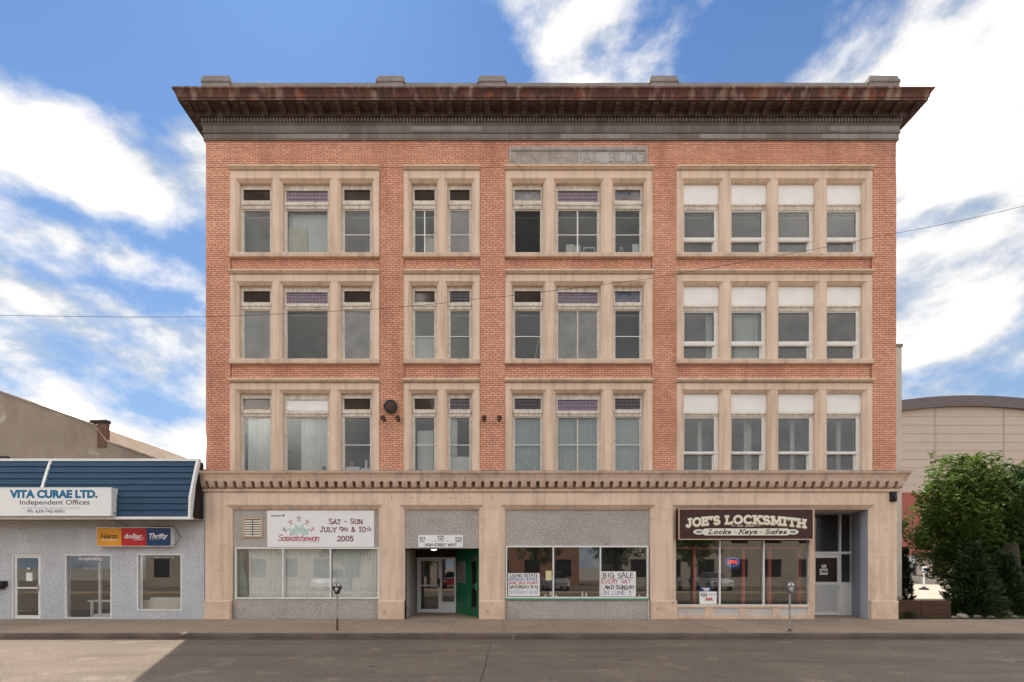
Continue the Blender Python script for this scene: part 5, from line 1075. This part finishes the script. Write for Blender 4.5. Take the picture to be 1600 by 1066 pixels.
def office_sign():
    y = -.97; P = lambda px: X(px, y); Q = lambda py: Z(py, y); x0, x1, z0, z1 = -17.5, P(174.5), Q(806.3), Q(761.8)
    o = thing('office_sign', ((x0 + x1) / 2, y + .1, z0), 'white lightbox sign with bold blue lettering on the blue canopy', 'sign')
    B(x0, x1, y, -.7, z0, z1).build('cabinet', 'white_metal', o); B(x0 + .04, x1 - .04, y - .006, y + .001, z0 + .035, z1 - .035).build('face', 'sign_white', o)
    MB().frame(x0, x1, z0, z1, y - .012, y - .0005, .035).build('face_trim', 'white_metal', o)
    MB().lathe([(.03, -.01), (.03, .012), (.0, .012)], (x1 - .001, -.86, z0 + .1), 'z', 8).build('bolt', 'black', o)
    y2 = y - .006
    sans(MB(), 'VITA CURAE LTD.', P(15.5), P(153), Q(777.6), .225, y2, bold=.06).build('name_lettering', 'ink_blue', o); sans(MB(), 'Independent Offices', P(31.5), P(140.5), Q(788.5), .15, y2, bold=.012).build('trade_lettering', 'ink_grey', o)
    sans(MB(), '111 High Street West, Moose Jaw, Sk  S6H 1S3', P(36), P(124), Q(795), .055, y2).build('small_lettering', 'ink_faint', o); sans(MB(), 'Ph: 639-742-0001', P(43.5), P(101), Q(801.2), .095, y2, bold=.015).build('phone_lettering', 'ink_grey', o)
office_sign()
def rental_sign():
    y = -.2; P = lambda px: X(px, y); Q = lambda py: Z(py, y); x0, x1, z0, z1 = P(150.8), P(267.8), Q(854), Q(824)
    o = thing('rental_sign', ((x0 + x1) / 2, -.1, z0), 'yellow red and navy car rental lightbox sign on the stucco wall', 'sign')
    B(x0, x1, y, .003, z0, z1).build('cabinet', 'white_metal', o); c1, c2 = x0 + (x1 - x0) / 3, x0 + (x1 - x0) * 2 / 3
    for a, b, m in ((x0 + .02, c1, 'yellow'), (c1, c2, 'red'), (c2, x1 - .02, 'navy')): B(a, b, y - .006, y + .002, z0 + .02, z1 - .02).build('face_panel', m, o)
    y2 = y - .006
    sans(MB(), 'Hertz', P(157.5), P(185), Q(841.5), .155, y2, bold=.02, shear=.22).build('lettering', 'ink', o); B(P(158), P(184), y2 - .003, y2, Q(844.3), Q(843.2)).build('underline', 'sign_white', o)
    sans(MB(), 'dollar.', P(195), P(224.5), Q(841.3), .15, y2, bold=.025).build('lettering', 'sign_white', o); B(P(209), P(222.5), y2 - .003, y2, Q(843.8), Q(842.8)).build('underline', 'sign_white', o)
    sans(MB(), 'Thrifty', P(233), P(262.5), Q(841), .155, y2, bold=.03, shear=.25).build('lettering', 'sign_white', o); B(P(234), P(251), y2 - .003, y2, Q(843.2), Q(842.4)).build('underline', 'ink_faint', o)
    MB().tube([(P(188), -.6, 3.27), (P(193), -.3, Q(818)), (P(205), -.17, Q(825.2)), (P(218), -.17, Q(826)), (P(228), -.12, Q(823.3)), (P(262), -.1, Q(822)), (P(272), -.08, Q(826)), (P(277.5), -.06, Q(840)), (P(273), -.1, Q(850)), (P(268), -.12, Q(851))], .011, 6).build('power_cable', 'black', o)
rental_sign()
rng = random.Random(31)
shelf_labels = ['white display table inside the low shop window lettered FOR SALE', 'white box on the floor behind the taller shop window', 'pale low bench inside the square window of the low shop', 'white tray on the pale bench inside the square window']
B(X(118), X(160), .5, .9, .55, .60).box(X(122), X(124.5), .52, .6, .01, .55).box(X(154), X(156.5), .52, .6, .01, .55).box(X(135), X(138), .52, .6, .01, 1.9).build('display_table', 'paper', label=shelf_labels[0], cat='table')
MB().bbox(X(130), X(172), .4, .8, .0, .14, .02).build('white_box', 'paper', label=shelf_labels[1], cat='box')
B(X(214), X(286), .3, .9, .0, .62).build('display_bench', 'cardboard', label=shelf_labels[2], cat='bench')
MB().bbox(X(224), X(284), .32, .7, .617, .70, .02).build('display_tray', 'paper', label=shelf_labels[3], cat='tray')
# ================================================================== STUCCO GABLE BUILDING BEHIND
def stucco_building():
    y = 9.0; P = lambda px: X(px, y); Q = lambda py: Z(py, y)
    roof = [(P(-260), Q(545)), (P(0), Q(612)), (P(70), Q(631.5)), (P(155), Q(657.5)), (P(200), Q(690)), (P(245), Q(717.5)), (P(330), Q(745))]
    roof = [(P(-260), Q(545)), (P(0), Q(612)), (P(80), Q(634)), (P(150), Q(659)), (P(166), Q(690)), (P(200), Q(702)), (P(250), Q(718.5)), (P(330), Q(745))]
    roof[4] = (P(168), Q(690.5)); roof[3] = (P(140), Q(657.5)); roof.insert(4, (P(153), Q(672)))
    roof = [(P(-260), Q(545)), (P(0), Q(612)), (P(142), Q(663.5)), (P(168), Q(691)), (P(250), Q(718.5)), (P(330), Q(745))]
    roof = [(P(-260), Q(545)), (P(0), Q(612)), (P(75), Q(638)), (P(148), Q(664)), (P(168), Q(690)), (P(205), Q(702.5)), (P(250), Q(718.5)), (P(330), Q(745))]
    o = thing('stucco_building', (P(0), y + 4, 0), 'tan stucco building with sloping parapet behind the low shop', 'building')
    poly = [(P(-260), 0)] + roof + [(P(330), 0)]
    MB().prism(poly, y, y + 9, 'y').build('wall', 'stucco_tan', o)
    mb = MB()
    for a, b in zip(roof[:-1], roof[1:]):
        if a[0] > P(160) - .2 and a[0] < P(165): continue
        mb.prism([(a[0], a[1] - .03), (b[0], b[1] - .03), (b[0], b[1] + .05), (a[0], a[1] + .05)], y - .06, y + .3, 'y')
    mb.build('coping', 'ledge', o)
    c = B(P(152), P(167), y - .02, y + .2, Q(700), Q(661)).build('chimney', 'rusty_brick', o); B(P(141), P(167.5), y - .06, y + .26, Q(661), Q(656.5)).build('chimney_cap', 'black', c)
    B(P(-60), P(15), y - .15, y - .001, Q(720), Q(714)).build('lean_roof', 'dark_wood', o)
stucco_building()
# ================================================================== ARENA
def arena():
    y = 43.0; P = lambda px: X(px, y); Q = lambda py: Z(py, y); xa, xb = P(1330), P(2100)
    o = thing('arena', ((xa + xb) / 2, y + 15, 0), 'large beige and red arena hall with curved dark roof edge', 'building')
    def top(px): return Q(620) - (px - 1510) ** 2 * 7.2e-4 * (CAM_D + y) / FPX * .9
    pxs = [1330 + 770 * i / 36 for i in range(37)]
    body = [(P(p), top(p) - 1.2) for p in pxs]
    MB().prism([(xa, Q(770))] + body + [(xb, Q(770))], y, y + 30, 'y').build('upper_wall', 'arena_beige', o)
    MB().prism([(P(p), top(p)) for p in pxs] + [(P(p), top(p) - 1.22) for p in reversed(pxs)], y - .5, y + 30, 'y').build('roof_edge', 'arena_band', o)
    B(xa, xb, y - .15, y + 30, Q(868), Q(770)).build('lower_wall', 'arena_red', o)
    B(xa, xb, y + .6, y + 30, 0, Q(868)).build('base_wall', 'arena_dark', o)
    for p in (1461.5, 1568.5, 1676, 1784): B(P(p) - .08, P(p) + .08, y - .05, y + .001, Q(770), top(p) - 1.22).build('panel_joint', 'arena_seam', o)
    z = Q(770) + .9; k = 0
    while z < Q(640):
        B(xa, xb, y - .03, y + .001, z, z + .05).build('panel_joint', 'arena_seam', o); z += 1.0
    for p in (1437, 1470, 1500, 1530): B(P(p), P(p + 24), y + .4, y + .62, .9, 3.0).build('entrance_window', 'shop_pane' if False else 'arena_beige', o)
    for k in range(5): B(P(1405), P(1560), y - 3.2 + k * .55, y + .6, .02 + k * .16, .02 + (k + 1) * .16).build('step', 'concrete', o)
arena()
# ================================================================== GARDEN AND LOT
def leaf_cloud(mb, c, r, n, size, rng, flat=.8, droop=.3):
    """leaves through an ellipsoidal clump, denser near its skin"""
    for _ in range(n):
        while True:
            d = Vector((rng.uniform(-1, 1), rng.uniform(-1, 1), rng.uniform(-1, 1)))
            if .05 < d.length < 1: break
        rr = d.length ** .45; d = d.normalized(); p = Vector((c[0] + d.x * r[0] * rr, c[1] + d.y * r[1] * rr, c[2] + d.z * r[2] * rr))
        a = rng.random() * 6.283; u = Vector((math.cos(a), math.sin(a), rng.uniform(-.5, .2) - droop)).normalized(); w = u.cross(Vector((rng.uniform(-.5, .5), rng.uniform(-.5, .5), 1))).normalized()
        s = size * rng.uniform(.45, 1.35); h = w.cross(u) * s * .12
        mb.quad(p - u * s * .5, p + w * s * .28 + h, p + u * s * .55, p - w * s * .28 + h)
def tree(name, label, x, y, base, ztop, zbot, rx, m, seed, size=.15, n=9000, parts=16, group=None, ry=None):
    rng = random.Random(seed); o = thing(name, (x, y, 0), label, 'tree', group); ry = ry or rx * .85
    th = zbot + (ztop - zbot) * .45
    tr = [(x, y, -.05), (x + .03, y, th * .35), (x - .05, y + .04, th * .7), (x + .05, y, th), (x, y, th + (ztop - th) * .55)]
    MB().tube(tr, [.19, .14, .12, .09, .03], 10).build('trunk', 'bark', o)
    mb = MB(); lf = MB(); zc = (ztop + zbot) / 2; hz = (ztop - zbot) / 2; cl = []
    for k in range(parts):
        ph = k * 2.39996 + rng.uniform(-.3, .3); v = 1 - 2 * (k + .5) / parts; rad = math.sqrt(1 - v * v)
        w = .74 + rng.uniform(-.1, .12); prof = 1.0 if v < .1 else (1 - .25 * v)
        cl.append((x + math.cos(ph) * rad * rx * w * prof, y + math.sin(ph) * rad * ry * w, zc + v * hz * .76, rng.uniform(.30, .44)))
    cl += [(x + rng.uniform(-.3, .3) * rx, y + rng.uniform(-.3, .3) * ry, zc + rng.uniform(-.4, .4) * hz, .48) for _ in range(5)]
    for (cx, cy, cz, f) in cl:
        q = Vector((cx, cy, cz)); s = Vector(tr[2]).lerp(Vector(tr[4]), rng.random() * .8); mid = s.lerp(q, .5) + Vector((0, 0, .12)); mb.tube([s, mid, q], [.05, .032, .012], 6)
        nn = int(n / len(cl)); leaf_cloud(lf, (cx, cy, cz), (rx * f, ry * f, hz * f * .8), nn, size, rng)
        for _ in range(5):   # sprigs that break the outline
            d = Vector((rng.uniform(-1, 1), rng.uniform(-1, 1), rng.uniform(-.8, 1))).normalized(); p = q + Vector((d.x * rx * f, d.y * ry * f, d.z * hz * f * .8)) * rng.uniform(.95, 1.18); leaf_cloud(lf, p, (.22, .2, .16), 16, size, rng)
    mb.build('limbs', 'bark', o); lf.build('crown', m, o)
    return o
def at(px, d): return (px - VPX) * d / FPX
tree('maple_tree', 'bushy green maple tree beside the brick corner', at(1506, 20.5), 3.5, 0, Z(706, 3.5), Z(922, 3.5), 1.8, 'leaf', 2, n=17000, parts=28, size=.18)
tree('maple_tree', 'darker leafy tree behind the juniper bush', at(1608, 20.0), 3.2, 0, Z(712, 3.2), Z(925, 3.2), 1.95, 'leaf_dark', 8, n=15000, parts=22, size=.18)
def conifer(name, label, x, y, h, r, seed, n=4200, lean=0, group=None):
    rng = random.Random(seed); o = thing(name, (x, y, 0), label, 'bush', group)
    MB().tube([(x, y, -.05), (x + lean, y, h * .8)], [.06, .015], 8).build('trunk', 'bark', o); mb = MB()
    nb = max(40, n // 60)
    for k in range(nb):
        t = (k + rng.random()) / nb; t = t ** 1.15; a = k * 2.39996 + rng.uniform(-.4, .4)
        reach = r * ((1 - t) ** .8 * (1 if t > .12 else .72 + 2.3 * t)) * rng.uniform(.78, 1.16) + .03; z0 = .05 + h * t * .93; rise = rng.uniform(.02, .22)
        for _ in range(n // nb):
            u_ = rng.random() ** .55; sp = .05 + .11 * (1 - u_) + .05 * r; c = Vector((x + lean * t + math.cos(a) * reach * u_, y + math.sin(a) * reach * u_, z0 + rise * u_)); p = c + Vector((rng.uniform(-sp, sp), rng.uniform(-sp, sp), rng.uniform(-sp, sp)))
            u = Vector((math.cos(a) * .8 + rng.uniform(-.5, .5), math.sin(a) * .8 + rng.uniform(-.5, .5), rng.uniform(.0, 1.1))).normalized(); w = u.cross(Vector((rng.uniform(-1, 1), rng.uniform(-1, 1), .3))).normalized(); s = rng.uniform(.07, .17)
            q = p - u * s * .4; 
            if q.z < .0: q.z = .0
            mb.quad(q, p + w * s * .2, p + u * s, p - w * s * .2)
    mb.build('foliage', 'needle', o)
conifer('juniper_bush', 'broad dark juniper bush behind the pale garden rocks', at(1521, 17.9), .9, 2.45, .92, 3, 9000)
conifer('juniper_bush', 'dark juniper beside the stout trunk near the street', at(1570, 18.3), 1.3, 2.2, .75, 5, 7000)
conifer('cedar_shrub', 'narrow dark cedar shrub against the cream rear wing', at(1412.5, 22.5), 5.5, 2.6, .36, 9, 2600)
MB().tube([(at(1583, 18.6), 1.6, -.03), (at(1582, 18.6), 1.6, 1.2), (at(1584, 18.6), 1.7, 2.6)], [.34, .27, .2], 12).build('tree_stump', 'bark', label='stout bare tree trunk standing by the juniper near the street', cat='trunk')
# timber planter wall
def planter():
    x0, x1 = XR + .1, X(1484, .25); o = thing('timber_planter', ((x0 + x1) / 2, .3, 0), 'low dark timber planter wall between the brick corner and the juniper', 'planter')
    zs = [-.02, .14, .30, .46]; 
    for k in range(4):
        for (a, b) in ((x0, X(1441, .25)), (X(1441, .25) + .01, x1)):
            j = .006 * ((k * 7 + int(a * 10)) % 3); B(a, b, .22 - j, .32, zs[k] + .003, zs[k] + .155 + (.0 if k < 3 else -.0)).build('plank', 'timber', o)
    B(X(1441, .25) - .05, X(1441, .25) + .06, .19, .22, 0, .6).build('post', 'timber', o)
    B(x0, x1, .33, 2.2, 0, .52).build('planter_soil', 'soil', o)
    MB().prism([(x0, .57), (x1, .57), (x1, .63), (x0, .63)], 2.2, 2.35, 'y').build('back_kerb', 'concrete', o)
planter()
rng = random.Random(14)
def rock(px, d, s, lab):
    x = at(px, d); y = d - CAM_D; mb = MB(); n, m = 8, 5
    for j in range(m + 1):
        for i in range(n):
            a = 2 * math.pi * i / n; e = math.pi * j / m; k = rng.uniform(.75, 1.15); mb.v.append((x + s * 1.3 * math.sin(e) * math.cos(a) * k, y + s * math.sin(e) * math.sin(a) * k, s * .35 + s * .75 * math.cos(e) * k))
    for j in range(m):
        for i in range(n): mb.f.append((j * n + i, j * n + (i + 1) % n, (j + 1) * n + (i + 1) % n, (j + 1) * n + i))
    mb.build('garden_rock', 'rock', label=lab, cat='rock', group='rocks along the garden edge')
rock(1503, 17.35, .16, 'largest pale garden rock at the foot of the juniper beside the planter'); rock(1489, 17.3, .09, 'small garden rock against the end of the timber planter'); rock(1527, 17.4, .11, 'medium garden rock before the middle of the broad juniper'); rock(1549, 17.35, .09, 'small flat garden rock between the two junipers'); rock(1585, 17.5, .08, 'little garden rock before the stout bare trunk')
def herb(px, d, h, r, n, m, lab, seed, name='flowering_plant', size=.07):
    x = at(px, d); y = d - CAM_D; r_ = random.Random(seed); o = thing(name, (x, y, 0), lab, 'plant'); st = MB(); lf = MB()
    for k in range(9):
        a = r_.random() * 6.28; tip = (x + math.cos(a) * r * r_.random(), y + math.sin(a) * r * .6 * r_.random(), h * r_.uniform(.5, 1)); st.tube([(x + math.cos(a) * .03, y, -.01), tip], [.006, .003], 5); leaf_cloud(lf, tip, (r * .45, r * .4, h * .25), n // 9, size, r_)
    st.build('stems', 'weed', o); lf.build('leaves', m, o)
herb(1523, 17.5, .26, .18, 160, 'weed', 'small green plant before the broad juniper', 3)
herb(1566, 17.45, .30, .26, 240, 'pale_petal', 'pale flowering plant between juniper and stout trunk', 6)
herb(1424, 17.15, .22, .22, 300, 'weed', 'tuft of green weeds at the foot of the timber planter', 8, 'weed_tuft', .09); herb(1409, 17.1, .12, .1, 120, 'weed', 'tiny weed tuft against the corner of the brick building', 10, 'weed_tuft', .06)
def grass():
    r_ = random.Random(77); mb = MB()
    for _ in range(3800):
        x = r_.uniform(13.5, 24); y = .1 + r_.random() ** 2 * 2.4
        if x < X(1486, .3) and .2 < y < 2.4: continue
        h = r_.uniform(.03, .12); a = r_.random() * 6.28; mb.quad((x - .008, y, 0), (x + .008, y, 0), (x + math.cos(a) * .04, y + math.sin(a) * .04, h))
    mb.build('grass', 'weed', kind='stuff')
grass()
def post_sign():
    d = 28.3; x = at(1425, d); y = d - CAM_D; s = d / FPX; o = thing('sign_post', (x, y, 0), 'grey post with a small grey sign box at the parking lot edge', 'sign')
    MB().tube([(x, y, -.02), (x - .05, y, 2.42)], .05, 8).build('pole', 'galv', o); B(x - .22, x - .08, y - .06, y + .05, 1.95, 2.4).build('sign_side', 'alu', o); B(x - .02, x + .12, y - .07, y + .05, 1.95, 2.36).build('sign_plate', 'alu', o)
post_sign()
def parking_sign():
    d = 40.0; x = at(1443.5, d); y = d - CAM_D; o = thing('parking_sign', (x, y, 0), 'white and blue parking sign on a weighted base in the sunny lot', 'sign')
    MB().lathe([(.34, 0), (.30, .12), (.12, .2), (.10, .26), (.0, .26)], (x, y, .0), n=14).build('base', 'tyre', o); MB().tube([(x, y, .2), (x, y, 1.6)], .06, 8).build('pole', 'white_metal', o); B(x - .17, x + .17, y - .09, y - .05, 1.35, 1.85).build('plate', 'sign_white', o); ellipse(MB(), x, 1.6, .11, .13, y - .096, y - .088, 16).build('symbol', 'blue_sign', o)
parking_sign()
# ================================================================== ACROSS THE STREET (seen mirrored in the shop windows)
def car(x, y, rot, paint, label, van=False):
    o = thing('parked_car', (x, y, -.12), label, 'car', 'cars parked across the street'); H = 1.75 if van else 1.45; c, s = math.cos(rot), math.sin(rot)
    def T(mb): mb.v = [(x + px * c - py * s, y + px * s + py * c, pz - .12) for px, py, pz in mb.v]; return mb
    low = [(-2.25, .35), (-2.28, .75), (-2.1, .95), (-1.2, 1.0), (1.0, .98), (2.0, .85), (2.28, .65), (2.25, .35)]
    mb = MB(); n = len(low)
    for w, f in ((-.88, .0), (-.80, 1), (.80, 1), (.88, 0)):
        mb.v += [(a, w, b - (0 if f == 0 else -.0) + (.02 if f else 0)) for a, b in low]
    for k in range(3):
        for i in range(n): j = (i + 1) % n; mb.f.append((k * n + i, k * n + j, (k + 1) * n + j, (k + 1) * n + i))
    mb.f.append(tuple(range(n))); mb.f.append(tuple(3 * n + i for i in reversed(range(n)))); T(mb).build('body', paint, o)
    g = [(-1.9 if van else -1.6, .97), (-1.7 if van else -1.0, H), (.25, H), (1.0, .97)]
    mb = MB(); 
    for w, z in ((-.78, 0), (.78, 0)): mb.v += [(a, w * (.82 if b > 1.1 else 1), b) for a, b in g]
    mb.f = [(0, 1, 2, 3), (7, 6, 5, 4), (0, 4, 5, 1), (2, 6, 7, 3), (1, 5, 6, 2)]; T(mb).build('cabin_glass', 'car_glass', o)
    mb = MB().box(-1.65 if van else -.98, .24, -.63, .63, H - .01, H + .035); T(mb).build('roof', paint, o)
    for a in (-1.4, 1.4):
        for b in (-.82, .82):
            mb = MB().lathe([(.33, -.1), (.34, -.08), (.34, .08), (.33, .1)], (a, b, .33), 'y', 16); wh = T(mb).build('wheel', 'tyre', o); mb = MB().lathe([(.2, -.105), (.2, .105)], (a, b, .33), 'y', 12); T(mb).build('rim', 'alu', wh)
    for b in (-.65, .65): T(MB().box(2.2, 2.29, b - .16, b + .16, .62, .74)).build('headlight', 'alu', o); T(MB().box(-2.29, -2.2, b - .14, b + .14, .7, .85)).build('tail_light', 'red', o)
for k, (x, p, l, v) in enumerate(((-13.5, 'paint_white_car', 'white van parked across the street, mirrored in the low shop windows', True), (-8.2, 'paint_silver_car', 'silver car parked across the street, mirrored in the curtained window', False), (1.0, 'paint_dark_car', 'dark car across the street, mirrored in the sale window', False), (5.2, 'paint_white_car', 'white car across the street, mirrored in the sale window', False), (10.2, 'paint_dark_car', 'dark van across the street, mirrored in the locksmith window', True), (14.6, 'paint_silver_car', 'silver car across the street, mirrored in the locksmith window', False), (-3.6, 'paint_red_car', 'red car across the street, mirrored in the entry doors', False), (18.5, 'paint_white_car', 'white car across the street beyond the silver one', False))):
    car(x, -25.2 - (k % 2) * .4, R(88 + 6 * (k % 3)), p, l, v)
def opposite(x0, x1, y, h, m, label, cols):
    o = thing('opposite_building', ((x0 + x1) / 2, y - 5, -.12), label, 'building'); ws = []
    n = cols; st = int(h // 3.4)
    for f in range(st):
        for k in range(n):
            a = x0 + (x1 - x0) * (k + .25) / n; b = x0 + (x1 - x0) * (k + .75) / n; ws.append((a, b, .8 + f * 3.4, 2.6 + f * 3.4))
    MB().plate(x0, x1, -.15, h, y, ws, y - .3).build('wall', m, o); B(x0, x1, y - 10, y - .35, -.15, h - .05).build('core', 'arena_dark', o)
    for (a, b, c, d) in ws: B(a, b, y - .2, y - .15, c, d).build('window', 'car_glass', o)
    B(x0 - .2, x1 + .2, y - .3, y + .3, h, h + .4).build('cornice', 'trim', o)
opposite(-34, -6, -33, 8.2, 'opp_cream', 'cream two storey building across the street, mirrored in shop windows', 9)
opposite(-4, 9, -36, 5.0, 'opp_brick', 'single storey red brick building across the street, mirrored in shop windows', 4)
opposite(13, 40, -34, 8.4, 'opp_cream', 'cream building across the street, mirrored in the locksmith windows', 8)
tree('street_tree', 'street tree across the road, mirrored in the locksmith window', 9.5, -22.2, 0, 6.0, 1.8, 2.3, 'leaf_dark', 41, size=.3, n=1800, parts=12)
tree('street_tree', 'street tree across the road, mirrored in the low shop window', -11.0, -22.0, 0, 5.6, 1.8, 2.2, 'leaf_dark', 42, size=.3, n=1800, parts=12)
tree('street_tree', 'street tree across the road, mirrored in the sale window', 3.4, -22.4, 0, 6.4, 1.9, 2.0, 'leaf_dark', 43, size=.3, n=1800, parts=12)
tree('street_tree', 'street tree across the road, mirrored in the curtained window', -5.6, -22.3, 0, 5.9, 1.9, 1.8, 'leaf_dark', 44, size=.3, n=1600, parts=12)
tree('street_tree', 'street tree across the road, mirrored beside the shop door', 15.6, -22.6, 0, 6.2, 1.7, 2.1, 'leaf', 45, size=.3, n=1800, parts=12)
